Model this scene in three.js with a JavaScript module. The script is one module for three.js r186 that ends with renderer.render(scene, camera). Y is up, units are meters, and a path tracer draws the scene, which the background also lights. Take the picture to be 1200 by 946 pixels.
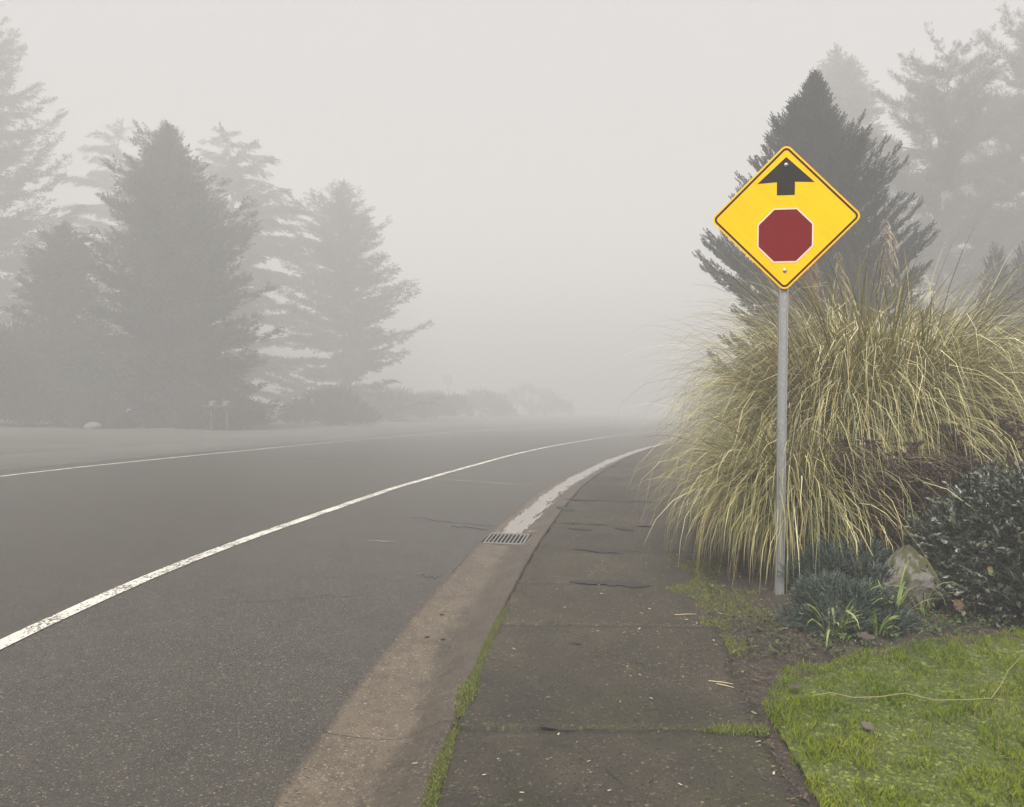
import * as THREE from 'three';
import { RoundedBoxGeometry } from 'three/addons/geometries/RoundedBoxGeometry.js';
import { mergeGeometries } from 'three/addons/utils/BufferGeometryUtils.js';

// ---------- camera, sky, light, haze, exposure ----------
const scene = new THREE.Scene();
const camera = new THREE.PerspectiveCamera(54.52, 1024 / 807, 0.05, 900);
camera.position.set(0, 1.63, 0);
camera.rotation.set(-0.0468, 0, 0);

const SKY = [0.075, 0.0755, 0.078];
{
  const W = 128, H = 64, a = new Float32Array(W * H * 4);
  for (let y = 0; y < H; y++) for (let x = 0; x < W; x++) {
    const e = Math.max(0, Math.sin(((y + 0.5) / H - 0.5) * Math.PI));     // overcast: brighter towards the zenith
    const b = 0.8 + 0.4 * e, i = (y * W + x) * 4;
    a[i] = SKY[0] * b; a[i + 1] = SKY[1] * b; a[i + 2] = SKY[2] * b; a[i + 3] = 1;
  }
  const t = new THREE.DataTexture(a, W, H, THREE.RGBAFormat, THREE.FloatType);
  t.mapping = THREE.EquirectangularReflectionMapping; t.magFilter = THREE.LinearFilter; t.needsUpdate = true;
  scene.background = t; scene.environment = t;
}
const sun = new THREE.DirectionalLight(new THREE.Color(1, 0.965, 0.92), 1.5);
sun.position.set(-12, 47, 30);
sun.castShadow = true; sun.shadow.radius = 60;
sun.shadow.mapSize.set(2048, 2048);
Object.assign(sun.shadow.camera, { left: -60, right: 60, top: 60, bottom: -60, near: 1, far: 200 });
scene.add(sun, sun.target);
scene.fog = new THREE.FogExp2(new THREE.Color(1, 0.985, 0.97), 0.0148);

const renderer = new THREE.WebGLRenderer();
renderer.toneMapping = THREE.LinearToneMapping;
renderer.toneMappingExposure = 8.3;
renderer.shadowMap.enabled = true;

// ---------- helpers ----------
const V = (x, y, z) => new THREE.Vector3(x, y, z);
function rng(seed) { let a = seed >>> 0; return () => { a = (a + 0x6d2b79f5) >>> 0; let t = Math.imul(a ^ (a >>> 15), a | 1); t ^= t + Math.imul(t ^ (t >>> 7), t | 61); return ((t ^ (t >>> 14)) >>> 0) / 4294967296; }; }
const lerp = (a, b, t) => a + (b - a) * t, clamp = (x, a, b) => Math.min(b, Math.max(a, x));
const smooth = (a, b, x) => { const t = clamp((x - a) / (b - a), 0, 1); return t * t * (3 - 2 * t); };
const hash = (x, y, z) => { let h = Math.imul(x | 0, 374761393) ^ Math.imul(y | 0, 668265263) ^ Math.imul(z | 0, 2147483647 ^ 0x5bd1e995); h = Math.imul(h ^ (h >>> 13), 1274126177); return ((h ^ (h >>> 16)) >>> 0) / 4294967296; };
function noise2(x, y, s = 0) {
  const i = Math.floor(x), j = Math.floor(y), u = x - i, v = y - j, a = u * u * (3 - 2 * u), b = v * v * (3 - 2 * v);
  return lerp(lerp(hash(i, j, s), hash(i + 1, j, s), a), lerp(hash(i, j + 1, s), hash(i + 1, j + 1, s), a), b);
}
function wrapNoise(x, y, n, s) {   // repeats every n cells
  const i = Math.floor(x), j = Math.floor(y), u = x - i, v = y - j, a = u * u * (3 - 2 * u), b = v * v * (3 - 2 * v), m = (k) => ((k % n) + n) % n;
  return lerp(lerp(hash(m(i), m(j), s), hash(m(i + 1), m(j), s), a), lerp(hash(m(i), m(j + 1), s), hash(m(i + 1), m(j + 1), s), a), b);
}
const fbm = (x, y, s = 0) => 0.5 * noise2(x, y, s) + 0.3 * noise2(x * 2.1, y * 2.1, s + 7) + 0.2 * noise2(x * 4.3, y * 4.3, s + 13);
const taken = new Map();
function numbered(n) { const k = taken.get(n) ?? 0; taken.set(n, k + 1); return k ? `${n}_${String(k).padStart(3, '0')}` : n; }
function shade(o) { o.castShadow = true; o.receiveShadow = true; return o; }
function mesh(name, geo, mat, parent) { const o = shade(new THREE.Mesh(geo, mat)); o.name = name; parent.add(o); return o; }
function thing(name, label, category, [x, y, z] = [0, 0, 0], turn = 0, group) {
  const o = new THREE.Group(); o.name = numbered(name); o.position.set(x, y, z); o.rotation.y = turn;
  o.userData = { label, category }; if (group) o.userData.group = group; scene.add(o); return o;
}
function tag(o, label, category, group) { o.name = numbered(o.name); o.userData = { label, category }; if (group) o.userData.group = group; return o; }
function struct(name, geo, mat) { const o = mesh(name, geo, mat, scene); o.userData.kind = 'structure'; return o; }
function structGroup(name) { const o = new THREE.Group(); o.name = name; o.userData.kind = 'structure'; scene.add(o); return o; }
const M = (rgb, roughness = 0.9, extra = {}) => { const m = new THREE.MeshPhysicalMaterial({ roughness, side: THREE.DoubleSide, ...extra }); m.color.setRGB(...rgb); return m; };
const leafM = (through = 0.3, roughness = 0.75) => M([1, 1, 1], roughness, { transmission: through, thickness: 0, specularIntensity: roughness < 0.5 ? 1 : 0.4 });
function geoOf(pos, idx, uv, col) {
  const g = new THREE.BufferGeometry();
  g.setAttribute('position', new THREE.Float32BufferAttribute(pos, 3));
  if (uv) g.setAttribute('uv', new THREE.Float32BufferAttribute(uv, 2));
  if (col) g.setAttribute('color', new THREE.Float32BufferAttribute(col, 3));
  if (idx) g.setIndex(idx);
  g.computeVertexNormals(); return g;
}
// rows of points -> a sheet with uv in metres (x, z)
function sheet(rows, tint) {
  const pos = [], uv = [], idx = [], col = [], n = rows[0].length;
  for (const r of rows) for (const p of r) { pos.push(...p); uv.push(p[0], -p[2]); if (tint) { const c = tint(p[0], p[2]); col.push(...c); } }
  for (let i = 0; i + 1 < rows.length; i++) for (let j = 0; j + 1 < n; j++) { const a = i * n + j, b = a + 1, c = a + n, d = c + 1; idx.push(a, b, c, b, d, c); }
  return geoOf(pos, idx, uv, tint ? col : null);
}
function steps(a, b, grow) { const out = [a]; let x = a; while (x < b) { x = Math.min(b, x + grow(x)); out.push(x); } return out; }

// ---------- textures (what the surfaces are made of) ----------
const toS = (c) => Math.round(255 * clamp(c <= 0.0031308 ? 12.92 * c : 1.055 * Math.pow(c, 1 / 2.4) - 0.055, 0, 1));
function textures(N, metres, paint) {
  const rgb = new Float32Array(N * N * 3), hgt = new Float32Array(N * N);
  paint(N, rgb, hgt);
  const a = new Uint8Array(N * N * 4), b = new Uint8Array(N * N * 4);
  for (let i = 0; i < N * N; i++) {
    for (let k = 0; k < 3; k++) { a[i * 4 + k] = toS(rgb[i * 3 + k]); b[i * 4 + k] = Math.round(255 * clamp(hgt[i], 0, 1)); }
    a[i * 4 + 3] = b[i * 4 + 3] = 255;
  }
  const make = (d, srgb) => { const t = new THREE.DataTexture(d, N, N); t.wrapS = t.wrapT = THREE.RepeatWrapping; t.magFilter = THREE.LinearFilter; t.repeat.set(1 / metres, 1 / metres); if (srgb) t.colorSpace = THREE.SRGBColorSpace; t.needsUpdate = true; return t; };
  return { map: make(a, true), bump: make(b, false) };
}
// aggregate bound in a dark or pale matrix: BASE colour, stones of several tones
function aggregate(seed, base, tones, stones, rMin, rMax, blotch) {
  return (N, rgb, hgt) => {
    const R = rng(seed);
    for (let y = 0; y < N; y++) for (let x = 0; x < N; x++) {
      const i = y * N + x, n = 0.5 + (1 - blotch) * 0.5 + blotch * (0.35 * wrapNoise(x / N * 7, y / N * 7, 7, seed) + 0.35 * wrapNoise(x / N * 19, y / N * 19, 19, seed + 1) + 0.3 * wrapNoise(x / N * 50, y / N * 50, 50, seed + 2)) + 0.3 * (wrapNoise(x / N * 300, y / N * 300, 300, seed + 3) - 0.5) + 0.25 * (R() - 0.5);
      for (let k = 0; k < 3; k++) rgb[i * 3 + k] = base[k] * n;
      hgt[i] = 0.3 + 0.15 * R();
    }
    for (let s = 0; s < stones; s++) {
      const cx = R() * N, cy = R() * N, r = lerp(rMin, rMax, Math.pow(R(), 2.2)), t = tones[Math.floor(R() * tones.length)], f = 0.75 + 0.5 * R(), sq = 0.6 + 0.7 * R(), an = R() * 3.14, ca = Math.cos(an), sa = Math.sin(an), top = 0.45 + 0.5 * R(), q = Math.ceil(r * 1.6);
      for (let dy = -q; dy <= q; dy++) for (let dx = -q; dx <= q; dx++) {
        const u = (dx * ca + dy * sa) / r, v = (dy * ca - dx * sa) / r / sq, d = Math.abs(u) ** 2.5 + Math.abs(v) ** 2.5;
        if (d > 1) continue;
        const i = ((Math.floor(cy + dy) % N + N) % N) * N + ((Math.floor(cx + dx) % N + N) % N);
        for (let k = 0; k < 3; k++) rgb[i * 3 + k] = t[k] * f;
        hgt[i] = top * (1 - 0.35 * d);
      }
    }
  };
}
const asphaltTex = textures(1024, 1.7, aggregate(11, [0.034, 0.0305, 0.0262], [[0.048, 0.043, 0.037], [0.06, 0.054, 0.045], [0.04, 0.036, 0.031], [0.078, 0.07, 0.058], [0.03, 0.027, 0.023], [0.045, 0.04, 0.034], [0.14, 0.126, 0.105], [0.03, 0.027, 0.023], [0.085, 0.077, 0.064]], 34000, 1, 3.5, 0.8));
const gutterTex = textures(1024, 1.5, aggregate(23, [0.1, 0.08, 0.06], [[0.12, 0.098, 0.074], [0.078, 0.063, 0.047], [0.14, 0.115, 0.09], [0.065, 0.053, 0.04], [0.11, 0.09, 0.068], [0.19, 0.16, 0.125]], 20000, 1, 4.6, 1));
const walkTex = textures(1024, 1.9, aggregate(37, [0.04, 0.034, 0.0262], [[0.05, 0.042, 0.032], [0.034, 0.029, 0.023], [0.062, 0.053, 0.04], [0.046, 0.04, 0.03], [0.038, 0.033, 0.026], [0.085, 0.074, 0.058], [0.042, 0.036, 0.028], [0.14, 0.122, 0.097], [0.018, 0.015, 0.012], [0.016, 0.014, 0.011], [0.022, 0.019, 0.015]], 26000, 1, 4, 1));
const soilTex = textures(512, 1.1, aggregate(41, [0.022, 0.0165, 0.0115], [[0.035, 0.026, 0.018], [0.018, 0.013, 0.009], [0.06, 0.045, 0.03]], 9000, 1, 5, 1));
const stoneTex = textures(512, 0.6, aggregate(53, [0.2, 0.18, 0.155], [[0.25, 0.225, 0.195], [0.15, 0.135, 0.115], [0.12, 0.11, 0.09]], 7000, 1, 4, 1));
const paintTex = textures(1024, 0.8, (N, rgb, hgt) => {
  const R = rng(67);
  for (let i = 0; i < N * N; i++) {
    const x = i % N, y = (i / N) | 0, n = 0.5 * wrapNoise(x / N * 60, y / N * 60, 60, 5) + 0.35 * wrapNoise(x / N * 150, y / N * 150, 150, 6) + 0.25 * wrapNoise(x / N * 7, y / N * 7, 7, 8);
    const worn = n > 0.66 ? 1 : 0, f = 0.9 + 0.15 * R();
    const c = worn ? [0.09, 0.085, 0.075] : [0.5, 0.48, 0.42];
    for (let k = 0; k < 3; k++) rgb[i * 3 + k] = c[k] * f;
    hgt[i] = worn ? 0.2 : 0.7 + 0.2 * R();
  }
});
const zincTex = textures(256, 0.25, (N, rgb, hgt) => {
  const R = rng(71);
  for (let i = 0; i < N * N; i++) { const x = i % N, y = (i / N) | 0, f = 0.78 + 0.4 * wrapNoise(x / N * 18, y / N * 18, 18, 2) * wrapNoise(x / N * 40, y / N * 40, 40, 3) + 0.1 * R(); rgb[i * 3] = 0.33 * f; rgb[i * 3 + 1] = 0.335 * f; rgb[i * 3 + 2] = 0.33 * f; hgt[i] = 0.5; }
});
const tex = (t, bump, roughness, extra = {}) => M([1, 1, 1], roughness, { map: t.map, bumpMap: t.bump, bumpScale: bump, ...extra });
const mAsphalt = tex(asphaltTex, 0.0022, 0.44, { vertexColors: true }), mGutter = tex(gutterTex, 0.003, 0.6, { vertexColors: true }), mWalk = tex(walkTex, 0.006, 0.82, { vertexColors: true });
const mSoil = tex(soilTex, 0.012, 0.95, { vertexColors: true }), mStone = tex(stoneTex, 0.004, 0.85, { vertexColors: true }), mPaint = tex(paintTex, 0.001, 0.6), mZinc = tex(zincTex, 0.0002, 0.5, { metalness: 0.55 });

// ---------- the lie of the land: d metres ahead of the camera ----------
const grade = (d) => { const t = clamp(d - 5, 0, 7); return -(0.06 * t * t / 14 + 0.06 * Math.max(0, d - 12)); };
function curve(pts) {   // smooth x(d) through (x, d) pairs, straight beyond its ends
  const n = pts.length, s = pts.map((p, i) => { const a = pts[Math.max(0, i - 1)], b = pts[Math.min(n - 1, i + 1)]; return (b[0] - a[0]) / (b[1] - a[1]); });
  return (d) => {
    if (d <= pts[0][1]) return pts[0][0] + s[0] * (d - pts[0][1]);
    if (d >= pts[n - 1][1]) return pts[n - 1][0] + s[n - 1] * (d - pts[n - 1][1]);
    let i = 0; while (pts[i + 1][1] < d) i++;
    const h = pts[i + 1][1] - pts[i][1], t = (d - pts[i][1]) / h, t2 = t * t, t3 = t2 * t;
    return (2 * t3 - 3 * t2 + 1) * pts[i][0] + (t3 - 2 * t2 + t) * h * s[i] + (3 * t2 - 2 * t3) * pts[i + 1][0] + (t3 - t2) * h * s[i + 1];
  };
}
const lineX = curve([[-3.2, 2], [-3.0, 4.5], [-2.92, 5.26], [-2.78, 6.28], [-2.53, 7.55], [-2.13, 9.42], [-1.53, 12.93], [-0.75, 17.04], [0.02, 20.9], [1.14, 25.6], [2.68, 31], [5.05, 38.5], [7.9, 45.4], [12.6, 55], [24, 75], [40, 100]]);
const farX = curve([[-9.75, 2], [-9.1, 13.8], [-8.96, 16.4], [-8.6, 19.4], [-8.0, 23.8], [-6.9, 31], [-5.5, 38], [-3.9, 46], [-2, 52], [6, 75], [18, 100]]);
const gutX = curve([[-1.16, -2], [-0.89, 2.83], [-0.75, 4.27], [-0.61, 5.28], [-0.34, 7.04], [0.07, 9.35], [0.49, 11.6], [1.3, 15.25], [2.76, 20.88], [4.95, 27.7], [9.5, 38], [15.2, 50], [29, 75], [46, 100]]);
const walkX = (d) => gutX(d) + 0.565 + 0.03 * smooth(20, 4, d);
const walkR = (d) => walkX(d) + 1.36 + 0.2 * smooth(4, 12, d);
const roadL = (d) => farX(d) - 1.1;
// beds, verges and the ground further off
function landY(x, d) {
  let y = grade(d);
  if (x > walkR(d) - 0.1) { const k = x - walkR(d); y += 0.055 + 0.1 * smooth(0, 1.2, k) * smooth(2, 6, d) + 0.012 * clamp(d - 20, 0, 60) * smooth(1, 12, k); }
  else if (x < roadL(d)) { const k = roadL(d) - x; y += 0.03 + 0.018 * clamp(k - 1, 0, 60) + 0.02 * (fbm(x * 0.2, d * 0.2, 3) - 0.5) * clamp(k, 0, 4); }
  return y;
}
const at = (x, d, up = 0) => [x, landY(x, d) + up, -d];

// ground: one sheet to the horizon, sunk beneath the road and the pavement
{
  const xs = [...steps(-420, -30, (x) => clamp(-x * 0.12, 2.5, 40)), ...steps(-30, 14, () => 0.5).slice(1), ...steps(14, 420, (x) => clamp(x * 0.12, 2, 40)).slice(1)];
  const ds = [...steps(-40, 0, () => 2), ...steps(0, 16, () => 0.4).slice(1), ...steps(16, 420, (d) => clamp(d * 0.05, 1, 30)).slice(1)];
  const rows = ds.map((d) => xs.map((x) => {
    const under = x > roadL(d) - 0.1 && x < walkR(d) - 0.02;
    return [x, under ? grade(d) - 0.45 : landY(x, d) - (x > 0 && d > -6 && d < 60 && x < walkR(d) + 7.4 || x < 0 && d > -6 && d < 110 && x > roadL(d) - 3.4 ? 0.15 : 0), -d];
  }));
  struct('ground', sheet(rows, (x, z) => {
    const d = -z, n = 0.7 + 0.6 * fbm(x * 0.7, d * 0.7, 5), k = roadL(d) - x;
    if (k > 0) { const g = smooth(0.35, 0.65, fbm(x * 0.12, d * 0.12, 9) + smooth(6, 22, k) * 0.25); return [lerp(2.5, 2.1, g) * n, lerp(3.1, 2.7, g) * n, lerp(4.0, 3.1, g) * n]; }
    return [1.5 * n, 1.9 * n, 1.4 * n];
  }), mSoil);
}
// road
const dsRoad = [...steps(-16, 0, () => 1), ...steps(0, 22, () => 0.3).slice(1), ...steps(22, 110, (d) => clamp(d * 0.03, 0.6, 4)).slice(1)];
{
  const rows = dsRoad.map((d) => { const a = roadL(d), b = gutX(d), out = []; for (let i = 0; i <= 36; i++) { const x = lerp(a, b, i / 36); out.push([x, grade(d) + 0.0 + 0.03 * Math.sin(Math.PI * i / 36) * smooth(0, 30, Math.abs(d)) , -d]); } return out; });
  struct('road', sheet(rows, (x, z) => { const n = 0.86 + 0.36 * fbm(x * 0.5, z * 0.16, 21) + 0.1 * fbm(x * 2.2, z * 0.9, 22); return [n * 0.72, n * 0.67, n * 0.58]; }), mAsphalt);
}
function strip(xf, w, ds, up, wob = 0) { return sheet(ds.map((d) => { const j = wob * (noise2(d * 1.3, 1.5, 4) - 0.5); return [-1, -0.33, 0.33, 1].map((k) => [xf(d) + k * w / 2 + j + k * wob * 0.25 * (noise2(d * 6, k + 9, 4) - 0.5), grade(d) + 0.03 * Math.sin(Math.PI * clamp((xf(d) - roadL(d)) / (gutX(d) - roadL(d)), 0, 1)) * smooth(0, 30, Math.abs(d)) + up, -d]); })); }
struct('lane_line', strip(lineX, 0.125, dsRoad, 0.005, 0.025), mPaint);
struct('edge_line', strip(farX, 0.12, dsRoad, 0.005, 0.03), mPaint);
// fine cracks across the asphalt
{
  const R = rng(91), parts = [], pale = [];
  const crack = (list, x0, d0, x1, d1, w, n = 26) => {
    const a = [], b = []; let ph = R() * 50;
    for (let i = 0; i <= n; i++) { const t = i / n, x = lerp(x0, x1, t), d = lerp(d0, d1, t) + 0.12 * (noise2(t * 9, ph, 2) - 0.5) + 0.03 * (R() - 0.5), ww = w * (0.5 + R()) * Math.sin(Math.PI * clamp(t, 0.03, 0.97)) ** 0.3, y = grade(d) + 0.03 * Math.sin(Math.PI * clamp((x - roadL(d)) / (gutX(d) - roadL(d)), 0, 1)) * smooth(0, 30, d) + 0.004; a.push([x, y, -d - ww / 2]); b.push([x, y, -d + ww / 2]); }
    list.push(sheet([a, b]));
  };
  crack(pale, -1.45, 13.3, 0.45, 12.0, 0.05); crack(pale, -0.9, 16.5, 1.1, 15.2, 0.05); crack(pale, -1.4, 7.4, -1.05, 7.35, 0.03);
  crack(parts, -1.15, 8.7, -0.15, 8.1, 0.02); crack(parts, -0.65, 8.15, -0.25, 7.95, 0.03); crack(parts, -0.75, 6.05, -0.55, 6.0, 0.02); crack(parts, -2.0, 5.3, -1.0, 5.6, 0.006); crack(parts, -7, 20, -2.4, 18, 0.03);
  struct('crack_filler', mergeGeometries(parts), M([0.018, 0.017, 0.016], 0.7));
  struct('crack_dust', mergeGeometries(pale), M([0.15, 0.14, 0.12], 0.9));
}
// gutter: pan and rolled kerb in cast lengths
const gutterProfile = [[0, 0.002], [0.06, -0.012], [0.16, -0.026], [0.27, -0.034], [0.34, -0.03], [0.39, -0.015], [0.44, 0.012], [0.49, 0.036], [0.53, 0.048], [0.56, 0.052], [0.575, 0.05], [0.58, 0.03]];
const grateD = [7.3, 7.74], grateU = [0.0, 0.42];
const gy = (u) => { for (let i = 1; i < gutterProfile.length; i++) if (u <= gutterProfile[i][0]) { const a = gutterProfile[i - 1], b = gutterProfile[i]; return lerp(a[1], b[1], (u - a[0]) / (b[0] - a[0])); } return 0.03; };
{
  const g = structGroup('gutter');
  const us = [0, 0.012, 0.03, 0.06, 0.09, 0.13, 0.16, 0.19, 0.22, 0.245, 0.27, 0.295, 0.32, 0.345, 0.37, 0.395, 0.42, 0.44, 0.46, 0.49, 0.51, 0.53, 0.56, 0.575, 0.58];
  const tint = (x, z) => {
    const d = -z, u = x - gutX(d), damp = smooth(0.24, 0.36, u + 0.2 * (fbm(d * 1.1, u * 3, 31) - 0.5) + 0.16 * (fbm(d * 7, u * 16, 32) - 0.5)), e = smooth(0.028, 0.0, u), n = 0.66 + 0.36 * fbm(x * 2, z * 0.8, 33) + 0.34 * fbm(x * 11, z * 7, 34);
    const k = lerp(1, 0.58, damp) * lerp(1, 0.6, e) * n; return [0.82 * k, 0.79 * k * lerp(1, 0.99, damp), 0.73 * k * lerp(1, 0.96, damp)];
  };
  const joints = [-14, -11, -8, -5, -2, 0.55, 3.42, 6.4, 9.25, 12.2, 15.2, 18.2, 21.2, 24.2, 27.2, 30.2, 33.2, 36.2, 40, 44, 48, 54, 60, 75, 100];
  for (let k = 0; k + 1 < joints.length; k++) {
    const a = joints[k] + 0.0015, b = joints[k + 1] - 0.0015, ds = [...new Set([...steps(a, b, (d) => d < 0 ? 0.5 : clamp(d * 0.02, 0.05, 2)), ...grateD.filter((d) => d > a && d < b)])].sort((p, q) => p - q);
    const uk = (u, d) => gutX(d) + u * (walkX(d) - gutX(d)) / 0.585;
    const pos = [], uv = [], col = [], idx = [];
    for (const d of ds) for (const u of us) { const x = uk(u, d), wob = u < 0.01 ? 0.014 * (noise2(d * 5, 3, 8) - 0.5) : 0; pos.push(x + wob, grade(d) + gy(u) + 0.002, -d); uv.push(x, d); col.push(...tint(x, -d)); }
    const n = us.length;
    for (let i = 0; i + 1 < ds.length; i++) for (let j = 0; j + 1 < n; j++) {
      const inGrate = ds[i] >= grateD[0] - 1e-6 && ds[i + 1] <= grateD[1] + 1e-6 && us[j] >= grateU[0] - 1e-6 && us[j + 1] <= grateU[1] + 1e-6;
      if (inGrate) continue;
      const p = i * n + j; idx.push(p, p + 1, p + n, p + 1, p + n + 1, p + n);
    }
    mesh(k ? `gutter_section_${String(k).padStart(3, '0')}` : 'gutter_section', geoOf(pos, idx, uv, col), mGutter, g);
  }
  // dark bed in the joints
  mesh('joint_bed', sheet(dsRoad.filter((d) => d < 7.2).map((d) => [[gutX(d) - 0.05, grade(d) - 0.05, -d], [walkX(d) + 0.05, grade(d) - 0.05, -d]])), M([0.025, 0.022, 0.018], 0.95), g);
  mesh('joint_bed', sheet(dsRoad.filter((d) => d > 7.85).map((d) => [[gutX(d) - 0.05, grade(d) - 0.05, -d], [walkX(d) + 0.05, grade(d) - 0.05, -d]])), M([0.025, 0.022, 0.018], 0.95), g);
}
// wet silt that runs down the pan to the grate: broken into streaks and islands at its edges
{
  const NX = 256, NY = 1024, a = new Uint8Array(NX * NY * 4);
  for (let y = 0; y < NY; y++) for (let x = 0; x < NX; x++) {
    const u = x / NX, v = y / NY, wn = (f, g, s) => wrapNoise(u * f, v * g, g, s), n = 0.3 * wn(5, 12, 5) + 0.35 * wn(22, 26, 6) + 0.35 * wn(70, 60, 7);
    const k = smooth(0.02, 0.3, u) * smooth(1.0, 0.45, u), on = n + 0.62 * k > 0.86 ? 255 : 0, i = (y * NX + x) * 4; a[i] = a[i + 1] = a[i + 2] = on; a[i + 3] = 255;
  }
  const t = new THREE.DataTexture(a, NX, NY); t.wrapS = THREE.ClampToEdgeWrapping; t.wrapT = THREE.RepeatWrapping; t.magFilter = THREE.LinearFilter; t.needsUpdate = true;
  const ds = [...steps(7.77, 22, () => 0.2), ...steps(22, 60, () => 0.8).slice(1)], pos = [], uv = [], idx = [], n = 9;
  ds.forEach((d, r) => { for (let i = 0; i < n; i++) { const u = i / (n - 1), q = 0.015 + 0.4 * u; pos.push(gutX(d) + q, grade(d) + gy(q) + 0.006, -d); uv.push(u, d / 5.2); if (r && i) { const e = r * n + i; idx.push(e - n - 1, e - n, e - 1, e - n, e, e - 1); } } });
  struct('gutter_water', geoOf(pos, idx, uv), M([0.17, 0.155, 0.135], 0.13, { ior: 1.4, alphaMap: t, alphaTest: 0.5 }));
}
// drain grate
{
  const d0 = grateD[0], d1 = grateD[1], dm = (d0 + d1) / 2, t = thing('drain_grate', 'slotted cast iron drain grate set in the concrete gutter', 'drain grate', [gutX(dm) + 0.21, grade(dm) - 0.015, -dm]);
  t.rotation.order = 'YXZ'; t.rotation.y = -Math.atan(0.17); t.rotation.x = Math.atan(0.02);
  const iron = M([0.13, 0.122, 0.11], 0.5, { metalness: 0.3 }), hole = M([0.012, 0.011, 0.01], 1);
  const wd = 0.40, dp = 0.42;
  const fr = [[0, -dp / 2 + 0.015, wd, 0.03], [0, dp / 2 - 0.015, wd, 0.03], [-wd / 2 + 0.0125, 0, 0.025, dp - 0.062], [wd / 2 - 0.0125, 0, 0.025, dp - 0.062]].map(([x, z, w, h]) => { const g = new RoundedBoxGeometry(w, 0.03, h, 1, 0.003); g.translate(x, 0, z); return g; });
  mesh('frame', mergeGeometries(fr), iron, t);
  const bar = new RoundedBoxGeometry(0.02, 0.026, dp - 0.062, 1, 0.003);
  for (let i = 0; i < 9; i++) { const b = mesh('bar', bar, iron, t); b.position.set(lerp(-wd / 2 + 0.048, wd / 2 - 0.048, i / 8), 0, 0); }
  const pit = [[0, -0.2, 0, 0.5, 0.01, 0.5], [-0.245, -0.11, 0, 0.01, 0.17, 0.5], [0.245, -0.11, 0, 0.01, 0.17, 0.5], [0, -0.11, -0.245, 0.48, 0.17, 0.01], [0, -0.11, 0.245, 0.48, 0.17, 0.01]].map(([x, y, z, a, b, c]) => { const g = new THREE.BoxGeometry(a, b, c); g.translate(x, y, z); return g; });
  mesh('pit', mergeGeometries(pit), hole, t);
}
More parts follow.
